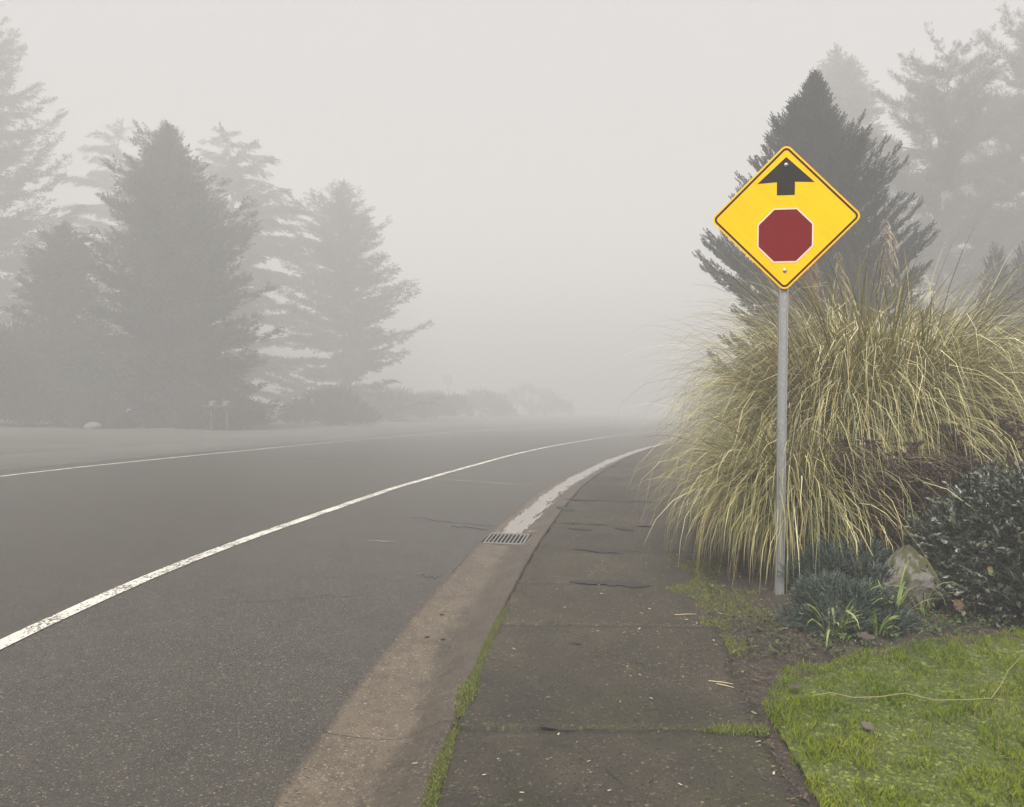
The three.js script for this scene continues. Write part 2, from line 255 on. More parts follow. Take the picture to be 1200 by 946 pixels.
// pavement: cast slabs with open joints
const slabJoints = [-8, -6.6, -5.2, -3.8, -2.4, -1.0, 0.4, 1.9, 3.35, 4.72, 5.63, 6.64, 7.87, 9.75, 11.3, 12.9, 14.4, 15.75, 17.4, 19, 20.6, 22.2, 23.8, 25.4, 27, 28.6, 30.2, 31.8, 33.4, 35, 37, 39, 42, 46, 50, 60, 80];
const walkY = (d) => grade(d) + 0.052;
{
  const g = structGroup('sidewalk'), R = rng(101);
  for (let k = 0; k + 1 < slabJoints.length; k++) {
    const a = slabJoints[k], b = slabJoints[k + 1], tilt = 0.006 * (R() - 0.5), lift = 0.004 * (R() - 0.5), tone = 0.9 + 0.2 * R(), gap = 0.005;
    const nd = Math.max(4, Math.round((b - a) / (a > -1 && a < 10 ? 0.06 : 0.15))), rows = [];
    for (let i = -1; i <= nd + 1; i++) {
      const ii = clamp(i, 0, nd), t = ii / nd, row = [];
      for (let j = -1; j <= 25; j++) {
        const jj = clamp(j, 0, 24) / 24, sk = 0.16 * (jj - 0.5) * smooth(0, 12, a);   // joints square to the curving kerb
        const d = lerp(a + gap, b - gap, t) + (ii === 0 || ii === nd ? 0.012 * (noise2(jj * 7, k * 9 + (t > 0.5 ? 3.3 : 0.0), 2) - 0.5) + 0.014 * (ii ? -1 : 1) * Math.max(0, noise2(jj * 23, k * 5 + (ii ? 2 : 0), 3) - 0.62) : 0) - sk, wl = 0.02 * (noise2(d * 6, 1, 6) - 0.5) + 0.014 * (noise2(d * 19, 1, 7) - 0.5), wr = 0.05 * (noise2(d * 4, 5, 6) - 0.5);
        const x = lerp(walkX(d) + 0.006 + wl, walkR(d) + wr, jj), skirt = i < 0 || i > nd || j < 0 || j > 24;
        row.push([x, walkY(d) + lift + tilt * (t - 0.5) + 0.004 * (fbm(x * 3, d * 3, 12) - 0.5) - (skirt ? 0.06 : (ii === 0 || ii === nd || jj === 0 || jj === 1) ? 0.003 : 0), -d]);
      }
      rows.push(row);
    }
    mesh(k ? `slab_${String(k).padStart(3, '0')}` : 'slab', sheet(rows, (x, z) => {
      const n = tone * (0.3 + 0.7 * fbm(x * 1.6, z * 1.1, 44) + 0.7 * fbm(x * 5.5, z * 4, 45)), m = smooth(0.42, 0.62, fbm(x * 2.3 + 40, z * 2.3, 47)) * smooth(5.2, 3.2, -z + 1.6 * fbm(x * 4, z * 4, 48));
      return [0.7 * n * lerp(1, 0.9, m), 0.65 * n * lerp(1, 1.05, m), 0.525 * n * lerp(1, 0.6, m)];
    }), mWalk, g);
  }
  mesh('slab_bed', sheet(dsRoad.filter((d) => d < 85).map((d) => [[walkX(d) - 0.02, walkY(d) - 0.05, -d], [walkR(d) + 0.1, walkY(d) - 0.05, -d]])), M([0.03, 0.026, 0.02], 0.95), g);
  // dark tar-like fillings along open joints
  const tar = M([0.02, 0.018, 0.016], 0.8);
  const patch = (x0, d0, x1, d1, w) => {
    const n = 40, a = [], b = [];
    for (let i = 0; i <= n; i++) { const t = i / n, x = lerp(x0, x1, t), d = lerp(d0, d1, t) + 0.04 * (noise2(x * 8, d0, 3) - 0.5), ww = w * Math.pow(Math.sin(Math.PI * clamp(t, 0.02, 0.98)), 0.5) * (0.2 + 0.8 * noise2(t * 5, d0 * 3, 8) + 0.6 * R()); a.push([x, walkY(d) + 0.0075, -d - ww / 2]); b.push([x, walkY(d) + 0.0075, -d + ww / 2]); }
    mesh('joint_filler', sheet([a, b]), tar, g);
  };
  patch(0.42, 5.69, 1.0, 5.6, 0.15); patch(0.5, 6.78, 0.94, 6.6, 0.1); patch(0.56, 7.75, 0.8, 7.62, 0.12); patch(1.02, 7.75, 1.2, 7.66, 0.16); patch(0.5, 8.05, 1.0, 7.92, 0.05); patch(1.25, 7.9, 1.42, 7.84, 0.09);
  patch(0.65, 9.86, 1.1, 9.72, 0.12); patch(1.0, 9.78, 2.0, 9.52, 0.05); patch(0.52, 9.1, 0.72, 8.9, 0.3); patch(1.8, 15.9, 3.2, 15.5, 0.07); patch(0.12, 3.36, 0.28, 3.34, 0.02); patch(0.35, 3.05, 0.42, 2.9, 0.012); patch(0.32, 4.4, 0.4, 4.38, 0.02); patch(0.62, 4.1, 0.7, 4.08, 0.0148);
}
// ---------- plant helpers ----------
// a ribbon along given points with half-open V section; widths per point
function ribbonGeo(pts, widths) {
  const pos = [], idx = [];
  pts.forEach((p, i) => { pos.push(p[0] - widths[i] / 2, p[1], p[2], p[0] + widths[i] / 2, p[1], p[2]); if (i) { const a = i * 2; idx.push(a - 2, a - 1, a, a - 1, a + 1, a); } });
  return geoOf(pos, idx);
}
const UPV = V(0, 1, 0);
function instanced(name, geo, mat, items, parent, R) {
  const o = shade(new THREE.InstancedMesh(geo, mat, items.length)), m = new THREE.Matrix4(), q = new THREE.Quaternion(), r = new THREE.Quaternion(), d = V(), s = V(), p = V(), c = new THREE.Color();
  items.forEach((it, i) => {
    d.set(...it.dir).normalize(); q.setFromUnitVectors(UPV, d); r.setFromAxisAngle(UPV, it.roll ?? R() * 6.283); q.multiply(r);
    Array.isArray(it.s) ? s.set(...it.s) : s.setScalar(it.s);
    o.setMatrixAt(i, m.compose(p.set(...it.p), q, s)); o.setColorAt(i, c.setRGB(...it.c));
  });
  o.name = name; parent.add(o); return o;
}
function tri(pos, a, b, c) { pos.push(...a, ...b, ...c); }
// a twig of unit length along +y with N needle-like leaves; SPREAD = angle off the twig, W = leaf width, L = leaf length
function twigGeo(seed, N, spread, L, W, flat = 0, stem = 0.03) {
  const R = rng(seed), pos = [];
  tri(pos, [-stem / 2, 0, 0], [stem / 2, 0, 0], [0, 1, 0]);
  for (let i = 0; i < N; i++) {
    const t = 0.04 + 0.96 * (i + R() * 0.8) / N, a = flat ? (i % 2 ? 0 : Math.PI) + (R() - 0.5) * flat : R() * 6.283, sp = spread * (1 - 0.45 * t) * (0.75 + 0.5 * R()), l = L * (0.7 + 0.5 * R()) * (1 - 0.55 * t * t);
    const dx = Math.cos(a) * Math.sin(sp), dz = Math.sin(a) * Math.sin(sp), dy = Math.cos(sp), w = W * (0.8 + 0.4 * R()), tx = -Math.sin(a + R()) * w / 2, tz = Math.cos(a + R()) * w / 2;
    const b = [0, t, 0], m = [dx * l * 0.45, t + dy * l * 0.45, dz * l * 0.45], e = [dx * l, t + dy * l - 0.06 * l, dz * l];
    tri(pos, b, [m[0] + tx, m[1], m[2] + tz], e); tri(pos, b, e, [m[0] - tx, m[1] - w * 0.2, m[2] - tz]);
  }
  return geoOf(pos);
}
function leafyGeo(seed, N, spread, L, W, flat) {   // twig with small oval leaves
  const R = rng(seed), pos = [], idx = [];
  for (let i = 0; i < N; i++) {
    const t = 0.05 + 0.95 * i / N, a = (i % 2 ? 0 : Math.PI) + (R() - 0.5) * flat, sp = spread * (0.8 + 0.4 * R()) * (1 - 0.4 * t), l = L * (0.75 + 0.4 * R()), w = W * (0.8 + 0.4 * R());
    const d = V(Math.cos(a) * Math.sin(sp), Math.cos(sp), Math.sin(a) * Math.sin(sp)), side = V(-Math.sin(a), 0, Math.cos(a)).applyAxisAngle(d, (R() - 0.5) * 1.4), up = V().crossVectors(d, side), b = pos.length / 3, P = (s, k, u) => { pos.push(d.x * s * l + side.x * k * w + up.x * u * w, t + d.y * s * l + side.y * k * w + up.y * u * w, d.z * s * l + side.z * k * w + up.z * u * w); };
    P(0, 0, 0); P(0.5, 0.5, 0.16); P(0.5, -0.5, 0.16); P(1, 0, -0.25); P(0.5, 0, 0);
    idx.push(b, b + 4, b + 1, b + 1, b + 4, b + 3, b, b + 2, b + 4, b + 2, b + 3, b + 4);
  }
  return geoOf(pos, idx);
}
function tube(pts, radii, sides = 6) {
  const pos = [], idx = [], t = V(), n = V(), b = V();
  pts.forEach((p, i) => {
    const a = pts[Math.max(0, i - 1)], c = pts[Math.min(pts.length - 1, i + 1)];
    t.set(c[0] - a[0], c[1] - a[1], c[2] - a[2]).normalize(); n.set(Math.abs(t.y) > 0.9 ? 1 : 0, Math.abs(t.y) > 0.9 ? 0 : 1, 0).cross(t).normalize(); b.crossVectors(t, n);
    for (let k = 0; k < sides; k++) { const q = k / sides * 6.283, u = Math.cos(q) * radii[i], v = Math.sin(q) * radii[i]; pos.push(p[0] + n.x * u + b.x * v, p[1] + n.y * u + b.y * v, p[2] + n.z * u + b.z * v); }
    if (i) for (let k = 0; k < sides; k++) { const e = (i - 1) * sides + k, f = (i - 1) * sides + (k + 1) % sides; idx.push(e, f, e + sides, f, f + sides, e + sides); }
  });
  const g = geoOf(pos, idx); return g;
}
const mBark = M([0.07, 0.055, 0.042], 0.95), mNeedle = leafM(0.15, 0.85);
const twigs = { spruce: twigGeo(1, 22, 0.95, 0.42, 0.07), flat: twigGeo(2, 22, 1.0, 0.5, 0.08, 0.8), pine: twigGeo(3, 26, 1.0, 0.75, 0.05), cedar: twigGeo(4, 26, 0.6, 0.38, 0.075), scale: twigGeo(5, 24, 0.75, 0.34, 0.06) };
const jit = (c, R, k = 0.35) => { const g = 1 - k / 2 + k * R(), h = 1 + 0.16 * (R() - 0.5); return [c[0] * g * h, c[1] * g, c[2] * g / h]; };
// a conifer: trunk, limbs and a crown of twigs along every limb
function conifer(o) {
  const R = rng(o.seed), g = thing(o.name ?? 'conifer_tree', o.label, 'tree', at(o.x, o.d, o.sink ?? -0.05), 0, o.group), H = o.H, limbs = [], items = [];
  const lean = o.lean ?? [0, 0], tx = (h) => lean[0] * (h / H) ** 2 + 0.012 * H * Math.sin(h / H * 7 + o.seed), tz = (h) => lean[1] * (h / H) ** 2;
  const tp = []; for (let i = 0; i <= 12; i++) { const h = H * i / 12; tp.push([tx(h), h, tz(h)]); }
  const nod = o.nod ?? 0; if (nod) tp[12][0] += nod;
  mesh('trunk', tube(tp, tp.map((_, i) => (o.girth ?? H * 0.012) * (1 - i / 12) ** 0.8 + 0.01), 7), mBark, g);
  for (let i = 0; i < o.branches; i++) {
    if (R() < (o.miss ?? 0.08)) continue;
    const f = (i + R() * 0.9) / o.branches, t = o.from + (1 - o.from) * f, tier = o.tiers ? Math.round(f * o.tiers) / o.tiers : f, h = H * lerp(o.from, 0.985, o.tiers ? lerp(f, tier, 0.75) : f), az = i * 2.39996 + (R() - 0.5) * 1.2;
    let len = o.R * o.profile(f, az) * (0.78 + 0.44 * noise2(f * 11, Math.cos(az) * 2 + Math.sin(az) + 7, o.seed)) * (1 - o.ragged / 2 + o.ragged * R()); if (len < 0.1) len = 0.1;
    const p0 = lerp(o.pitch[0], o.pitch[1], f) + (R() - 0.5) * (o.wild ?? 0.35), droop = o.droop * (0.7 + 0.6 * R()), lift = o.lift ?? 0, ca = Math.cos(az), sa = Math.sin(az), n = 7, pts = [];
    const bend = (R() - 0.5) * 0.5;
    for (let k = 0; k <= n; k++) { const s = k / n, r = len * s * Math.cos(p0 * (1 - s * 0.4)), y = h + len * (Math.sin(p0) * s - droop * s * s + lift * s ** 4); pts.push([tx(h) + ca * r - sa * bend * r * s, y, tz(h) + sa * r + ca * bend * r * s]); }
    limbs.push(tube(pts, pts.map((_, k) => (0.004 + len * 0.011) * (1 - k / n) + 0.003), 4));
    const m = Math.max(3, Math.round(len * (1 - (o.bare ?? 0.1)) / o.step));
    for (let k = 0; k <= m; k++) {
      const s = lerp(o.bare ?? 0.1, 1, k / m), q = Math.min(n - 1e-6, s * n), j = Math.floor(q), u = q - j, a = pts[j], b = pts[j + 1], T = [b[0] - a[0], b[1] - a[1], b[2] - a[2]], tl = Math.hypot(...T), P = [lerp(a[0], b[0], u), lerp(a[1], b[1], u), lerp(a[2], b[2], u)];
      for (let w = 0; w < o.per; w++) {
        const side = (w % 2 ? 1 : -1) * (o.fan ?? 0.9) * (0.35 + R()), tipward = k === m ? 1.5 : 1, sc = o.twig * (0.55 + 0.7 * R()) * (1 - 0.3 * s) * (0.4 + 0.6 * Math.min(1, (1 - f) * 6));
        const dx = T[0] / tl, dz = T[2] / tl, dy = T[1] / tl;
        items.push({ p: [P[0] + (R() - 0.5) * o.twig * 0.4, P[1] + (R() - 0.5) * o.twig * 0.4, P[2] + (R() - 0.5) * o.twig * 0.4], dir: [dx * tipward - dz * side, dy * tipward + (o.hang ?? 0) + (R() - 0.5) * (o.fluff ?? 0.5), dz * tipward + dx * side], s: sc, c: jit(o.color, R) });
      }
    }
  }
  for (let k = 0; k < 24; k++) { const h = H * (1 - 0.09 * R()); items.push({ p: [tx(h) + nod * smooth(0.9, 1, h / H), h - 0.1, tz(h)], dir: [(R() - 0.5) * 0.7, 1, (R() - 0.5) * 0.7], s: o.twig * (0.25 + 0.3 * R()), c: jit(o.color, R) }); }
  mesh('limbs', mergeGeometries(limbs), mBark, g).userData.kind = 'stuff';
  instanced('crown', twigs[o.kind], mNeedle, items, g, R).userData.kind = 'stuff';
  return g;
}
// a rounded or columnar bush: twigs spread through a lumpy volume
function bush(o) {
  const R = rng(o.seed), g = thing(o.name, o.label, o.category ?? 'shrub', at(o.x, o.d, o.sink ?? -0.03), o.turn ?? 0, o.group), items = [], [a, h, b] = o.size, stems = [];
  for (let i = 0; i < (o.stems ?? 7); i++) { const q = R() * 6.28, r = 0.55 * Math.sqrt(R()), e = [Math.cos(q) * r * a, h * (0.55 + 0.3 * R()), Math.sin(q) * r * b]; stems.push(tube([[e[0] * 0.1, 0, e[2] * 0.1], [e[0] * 0.4, e[1] * 0.5, e[2] * 0.4], e], [0.014 * h + 0.006, 0.01 * h + 0.004, 0.003], 5)); }
  mesh('stems', mergeGeometries(stems), mBark, g).userData.kind = 'stuff';
  if (o.mounds) {
    const ms = [];
    for (let i = 0; i < o.mounds; i++) { const q = R() * 6.283, el = Math.acos(1 - R()) , k = 0.72 + 0.2 * R(), rm = o.moundR * (0.7 + 0.6 * R()); ms.push([Math.cos(q) * Math.sin(el) * a * k, Math.max(rm * 0.3, Math.cos(el) * h * k - rm * 0.4), Math.sin(q) * Math.sin(el) * b * k, rm, 0.75 + 0.5 * R()]); }
    for (let i = 0; i < o.count; i++) {
      const m = ms[i % ms.length], q = R() * 6.283, cy = 1 - 1.25 * R(), sy = Math.sqrt(Math.max(0, 1 - cy * cy)), k = m[3] * (1 - 0.5 * R() ** 2), n = [Math.cos(q) * sy, cy, Math.sin(q) * sy], rd = o.rand ?? 0.7, c = jit(o.colors ? o.colors[Math.floor(R() * o.colors.length)] : o.color, R, 0.5).map((v) => v * m[4]), p = [m[0] + n[0] * k, m[1] + n[1] * k * 0.8, m[2] + n[2] * k];
      if (p[1] < 0) continue;
      items.push({ p, dir: [n[0] + m[0] / a * 0.6 + (R() - 0.5) * rd, n[1] + (o.rise ?? 0.5) + (R() - 0.5) * rd, n[2] + m[2] / b * 0.6 + (R() - 0.5) * rd], s: o.twig * (0.6 + 0.7 * R()), c });
    }
  } else for (let i = 0; i < o.count; i++) {
    const q = R() * 6.283, ty = o.shape === 'cone' ? 1 - Math.sqrt(R()) : R() ** 0.8, rad = (o.shape === 'cone' ? Math.min(1, (1 - ty) * 1.6 + 0.02) ** 0.75 : Math.sqrt(Math.max(0, 1 - Math.max(0, ty * 1.25 - 0.25) ** 2.2)));
    const lump = 0.72 + 0.5 * fbm(q * (o.lumps ?? 1.3) * 1.4 + 20 + Math.sin(q) * 2, ty * 3 * (o.lumps ?? 1.3), o.seed), depth = 1 - 0.55 * R() ** 2, rr = rad * lump * depth;
    const top = o.shape === 'cone' ? 1 : 0.78 + 0.45 * fbm(Math.cos(q) * rr * 2.5 + 9, Math.sin(q) * rr * 2.5 + 9, o.seed + 5), x = Math.cos(q) * rr * a, z = Math.sin(q) * rr * b, y = h * ty * top;
    const out = o.out ?? 0.8, rd = o.rand ?? 0.7; items.push({ p: [x, Math.max(0.02, y), z], dir: [Math.cos(q) * out + (R() - 0.5) * rd, (o.rise ?? 0.6) + (R() - 0.5) * rd + (o.shape === 'cone' ? 0 : ty * 0.6), Math.sin(q) * out + (R() - 0.5) * rd], s: o.twig * (0.6 + 0.7 * R()), c: jit(o.colors ? o.colors[Math.floor(R() * o.colors.length)] : o.color, R, 0.5) });
  }
  instanced('foliage', o.geo, o.mat ?? mNeedle, items, g, R).userData.kind = 'stuff';
  return g;
}
// arching grass: ribbons that rise from a crown, bend over and hang
function tussock(o) {
  const R = rng(o.seed), g = thing(o.name, o.label, o.category ?? 'ornamental grass', at(o.x, o.d, 0), 0, o.group), pos = [], idx = [], col = [], n = o.segs ?? 9; let T;
  const floor = (x, z) => landY(o.x + x, o.d - z) - g.position.y + 0.015, d = V(), s = V(), p = V();
  for (let i = 0; i < o.count; i++) {
    if (i % (o.tuft ?? 1) === 0) T = { az: o.toward && R() < o.toward[1] ? o.toward[0] + (R() + R() - 1) * 1.1 : R() * 6.283, r: R(), L: o.len * (0.5 + 0.6 * R() ** 0.8), bend: o.bend * (0.3 + 0.8 * R()), turn: (R() - 0.5) * 1.1, tilt: 0.1 + R() };
    const az = T.az + (R() - 0.5) * (R() < 0.2 ? 3 : 0.9), rr = o.base * Math.sqrt(clamp(T.r + (R() - 0.5) * 0.2, 0, 1)), az2 = T.az + (R() - 0.5) * 0.9, L = T.L * (0.75 + 0.4 * R()), w = o.width * (0.55 + 0.6 * R() + 0.7 * R() ** 6);
    let ph = o.tilt * (T.tilt + 0.3 * (R() - 0.5)) * (0.5 + rr / o.base), turn = T.turn + (R() - 0.5) * 0.6; const bend = T.bend + o.bend * 0.35 * (R() - 0.4), pw = 1.5 + 1.3 * R(), broken = R() < 0.1 ? 4 + Math.floor(R() * 4) : -1, base = pos.length / 3;
    const c = o.colors[Math.floor(R() ** o.bias * o.colors.length)], k = 0.7 + 0.6 * R(), cc = [c[0] * k, c[1] * k, c[2] * k], tw = (R() - 0.5) * 1.6;
    p.set(Math.cos(az2) * rr, 0, Math.sin(az2) * rr); let a = az;
    for (let j = 0; j <= n; j++) {
      const t = j / n, f = Math.min(3.0, ph + bend * t ** pw + (broken >= 0 && j > broken ? 1.0 : 0)); a = az + turn * t;
      if (j) { d.set(Math.cos(a) * Math.sin(f), Math.cos(f), Math.sin(a) * Math.sin(f)); p.addScaledVector(d, L / n); const fl = floor(p.x, p.z); if (p.y < fl) p.y = fl + 0.01 * R(); }
      const ww = w * Math.min(1, 3.2 * (1 - t) + 0.12) * (0.6 + 0.4 * Math.min(1, t * 5)) / 2, tr = tw * t; s.set(-Math.sin(a) * Math.cos(tr), Math.sin(tr) * 0.7, Math.cos(a) * Math.cos(tr));
      pos.push(p.x - s.x * ww, p.y - s.y * ww, p.z - s.z * ww, p.x + s.x * ww, p.y + s.y * ww, p.z + s.z * ww); col.push(...cc, ...cc);
      if (j) { const e = base + j * 2; idx.push(e - 2, e - 1, e, e - 1, e + 1, e); }
    }
  }
  const m = mesh('blades', geoOf(pos, idx, null, col), o.mat, g); m.userData.kind = 'stuff';
  return g;
}
// verge strips beside the pavement and the far side of the road
{
  const ds = [...steps(-6, 9, () => 0.12), ...steps(9, 60, (d) => d * 0.03).slice(1)], ks = [-0.04, 0, 0.06, 0.14, 0.24, ...steps(0.36, 4, () => 0.14), ...steps(4, 8, () => 0.5).slice(1)];
  struct('planting_bed', sheet(ds.map((d) => ks.map((k) => { const x = walkR(d) + k; return [x, k < -0.01 ? walkY(d) - 0.04 : landY(x, d) - 0.015 + 0.05 * (fbm(x * 5, d * 5, 71) - 0.45) * smooth(0, 0.3, k), -d]; })), (x, z) => { const n = 0.75 + 0.7 * fbm(x * 3, z * 3, 73); return [n, n * 0.97, n * 0.95]; }), mSoil);
  const dl = [...steps(-6, 30, () => 1), ...steps(30, 110, () => 3).slice(1)];
  struct('verge', sheet(dl.map((d) => [0.05, 0, -0.3, -0.8, -1.5, -2.5, -4].map((k, i) => { const x = roadL(d) + k; return [x, i === 0 ? grade(d) - 0.03 : i === 1 ? grade(d) + 0.012 : landY(x - 0.01, d) + 0.05 - 0.1 * smooth(-2.5, -4, k), -d]; })), (x, z) => { const n = 0.8 + 0.5 * fbm(x * 0.8, z * 0.8, 75); return [2.5 * n, 3.1 * n, 4.0 * n]; }), mSoil);
}
// lawn
const lawnFar = curve([[3.7, 1.0], [3.83, 1.2], [4.07, 1.98], [4.33, 2.85], [4.65, 4], [5.4, 8]].map(([d, x]) => [d, x]));
const lawnEdge = (x) => lawnFar(x) + 0.09 * (fbm(x * 6, 3, 77) - 0.5);
const lawnIn = (x, d) => x > walkR(d) + 0.035 + 0.05 * (fbm(d * 7, 2, 79) - 0.5) && d < lawnEdge(x) - 0.25 * smooth(0.25, 0, x - walkR(d));
const lawnY = (x, d) => landY(x, d) + 0.012 + 0.03 * smooth(0, 0.25, x - walkR(d)) + 0.03 * (fbm(x * 2.2, d * 2.2, 81) - 0.5) + 0.022 * (fbm(x * 9, d * 9, 82) - 0.5);
{
  const ds = steps(-3, 5.2, () => 0.1), R = rng(111);
  const rows = ds.map((d) => { const o = []; for (let k = 0; k <= 5.5; k += 0.12) { const x = walkR(d) + 0.05 + k; o.push([x, lawnY(x, d) - (lawnIn(x, d + 0.03) ? 0 : 0.16), -d]); } return o; });
  struct('lawn', sheet(rows, (x, z) => { const n = 0.7 + 0.6 * fbm(x * 5, z * 5, 83); return [2.2 * n, 3.6 * n, 1.1 * n]; }), mSoil);
  const blade = ribbonGeo([[0, 0, 0], [0, 0.5, 0.12], [0, 0.85, 0.5]], [0.09, 0.08, 0.015]);
  const items = [];
  for (let i = 0; i < 190000; i++) {
    const x = 0.95 + 3.7 * R() ** 1.15, d = 1.2 + 3.9 * R();
    if (!lawnIn(x, d)) continue;
    const p = fbm(x * 3.2, d * 3.2, 85), q = noise2(x * 14, d * 14, 86), h = (0.016 + 0.022 * R()) * (0.4 + 1.1 * q), dry = R() < 0.05 + 0.1 * smooth(0.6, 0.75, p);
    const g = 0.75 + 0.5 * R(), yel = clamp(p * 1.4 - 0.2, 0, 1);
    items.push({ p: [x, lawnY(x, d), -d], dir: [(R() - 0.5) * 1.3, 1, (R() - 0.5) * 1.3], s: h, c: dry ? [0.22 * g, 0.19 * g, 0.08 * g] : [lerp(0.07, 0.165, yel) * g, lerp(0.125, 0.2, yel) * g, lerp(0.004, 0.007, yel) * g] });
  }
  const o = instanced('lawn_grass', blade, M([1, 1, 1], 0.7, { transmission: 0.25, thickness: 0, specularIntensity: 0.2 }), items, scene, R); o.userData.kind = 'stuff';
}
// moss and grass in the seam beside the kerb, in the joints and over the pavement's edge
{
  const R = rng(121), tuft = ribbonGeo([[0, 0, 0], [0, 0.6, 0.12], [0, 1, 0.5]], [0.16, 0.13, 0.02]), items = [];
  const put = (x, d, h, y0, dry = 0.15) => { const g = 0.7 + 0.6 * R(); items.push({ p: [x, y0, -d], dir: [(R() - 0.5) * 1.8, 1, (R() - 0.5) * 1.8], s: h, c: R() < dry ? [0.17 * g, 0.15 * g, 0.06 * g] : [0.115 * g, 0.145 * g, 0.024 * g] }); };
  for (let i = 0; i < 15000; i++) {
    const d = 2.2 + 3.1 * R(), n = fbm(d * 2.6, 4, 91), big = Math.exp(-(((d - 3.72) / 0.16) ** 2)) + 0.5 * Math.exp(-(((d - 2.9) / 0.25) ** 2)), dens = (n > 0.33 ? 1 : 0.15) * smooth(5.3, 4.6, d); if (R() > dens) continue;
    const w = 0.018 + 0.02 * n + 0.028 * big, x = walkX(d) + (R() + R() - 1) * w; put(x, d, (0.006 + 0.009 * R()) * (1 + 1.5 * big * R()), walkY(d) - 0.004, 0.25);
  }
  for (let i = 0; i < 5000; i++) { const t = R(), x = lerp(walkX(3.35), walkR(3.35), t), d = 3.35 - 0.06 * (t - 0.5) + (R() + R() - 1) * (0.02 + 0.03 * smooth(0.78, 0.9, t)); if (R() > 0.12 + 0.88 * smooth(0.74, 0.86, t)) continue; put(x, d, (0.008 + 0.02 * R()) * (0.4 + 0.7 * smooth(0.75, 0.9, t)), walkY(d)); }
  for (let i = 0; i < 30000; i++) { const d = 4.2 + 2.2 * R(), k = -0.36 * smooth(4.4, 5.3, d) + 0.75 * R() ** 1.6, x = walkR(d) + k; if (fbm(x * 7, d * 7, 93) < 0.4 + 0.3 * smooth(0.1, -0.35, k) + 0.25 * smooth(0.0, 0.45, k) + 0.2 * smooth(4.9, 4.3, d) + 0.12 * (R() - 0.5)) continue; put(x, d, 0.008 + 0.014 * R(), k > 0 ? landY(x, d) - 0.01 : walkY(d) + 0.001, 0.3); }
  const o = instanced('moss', tuft, leafM(0.2, 0.9), items, scene, R); o.userData.kind = 'stuff';
}
// litter on the bed: bark, dry bits, small weeds
{
  const R = rng(131), chip = geoOf([-0.5, 0, -0.2, 0.5, 0, -0.15, 0.45, 0.05, 0.2, -0.5, 0.04, 0.16, 0, 0.12, 0], [0, 1, 4, 1, 2, 4, 2, 3, 4, 3, 0, 4]), items = [], weeds = [], leaf = ribbonGeo([[0, 0, 0], [0, 0.45, 0.2], [0, 0.75, 0.6], [0, 0.78, 1]], [0.1, 0.5, 0.55, 0.05]);
  for (let i = 0; i < 9000; i++) {
    const d = 2 + 5 * R(), k = R() ** 1.5 * 3.2 - 0.06, x = walkR(d) + k, y = landY(x, d); if (lawnIn(x, d) && R() > 0.035) continue;
    const g = 0.5 + R(), c = R() < 0.07 ? [0.15 * g, 0.115 * g, 0.07 * g] : R() < 0.5 ? [0.05 * g, 0.032 * g, 0.02 * g] : [0.025 * g, 0.018 * g, 0.013 * g];
    items.push({ p: [x, k < 0 ? walkY(d) + 0.003 : y + 0.012, -d], dir: [(R() - 0.5) * 0.8, 1, (R() - 0.5) * 0.8], s: 0.006 + 0.024 * R() ** 2, c });
  }
  for (let i = 0; i < 1500; i++) {   // crumbs on the pavement
    const d = 2.2 + 7 * R(), x = lerp(gutX(d) + 0.05, walkR(d), R() ** 0.45), u = x - gutX(d), g = 0.5 + R();
    items.push({ p: [x, (x < walkX(d) ? grade(d) + gy(u) : walkY(d)) + 0.006, -d], dir: [(R() - 0.5) * 0.4, 1, (R() - 0.5) * 0.4], s: 0.005 + 0.018 * R() ** 3, c: R() < 0.3 ? [0.28 * g, 0.24 * g, 0.16 * g] : [0.04 * g, 0.03 * g, 0.02 * g] });
  }
  const o = instanced('leaf_litter', chip, M([1, 1, 1], 0.9), items, scene, R); o.userData.kind = 'stuff';
  for (let i = 0; i < 420; i++) {
    const x = i < 240 ? 1.85 + 1.7 * R() : 1.25 + 0.6 * R(), d = i < 240 ? lawnFar(x) + 0.04 + 0.42 * R() : 4.1 + 0.75 * R(), n = 4 + Math.floor(5 * R()), s = 0.008 + 0.014 * R();
    if (x < walkR(d) + 0.05) continue;
    for (let k = 0; k < n; k++) { const a = R() * 6.28, g = 0.7 + 0.6 * R(); weeds.push({ p: [x + (R() - 0.5) * 0.03, landY(x, d) + 0.01 + R() * 0.02, -d + (R() - 0.5) * 0.03], dir: [Math.cos(a), 0.9, Math.sin(a)], s: s * (0.7 + 0.6 * R()), c: i < 240 ? [0.07 * g, 0.115 * g, 0.03 * g] : [0.075 * g, 0.085 * g, 0.042 * g], face: a }); }
  }
  const w = instanced('small_weeds', leaf, leafM(0.3, 0.7), weeds, scene, R); w.userData.kind = 'stuff';
}

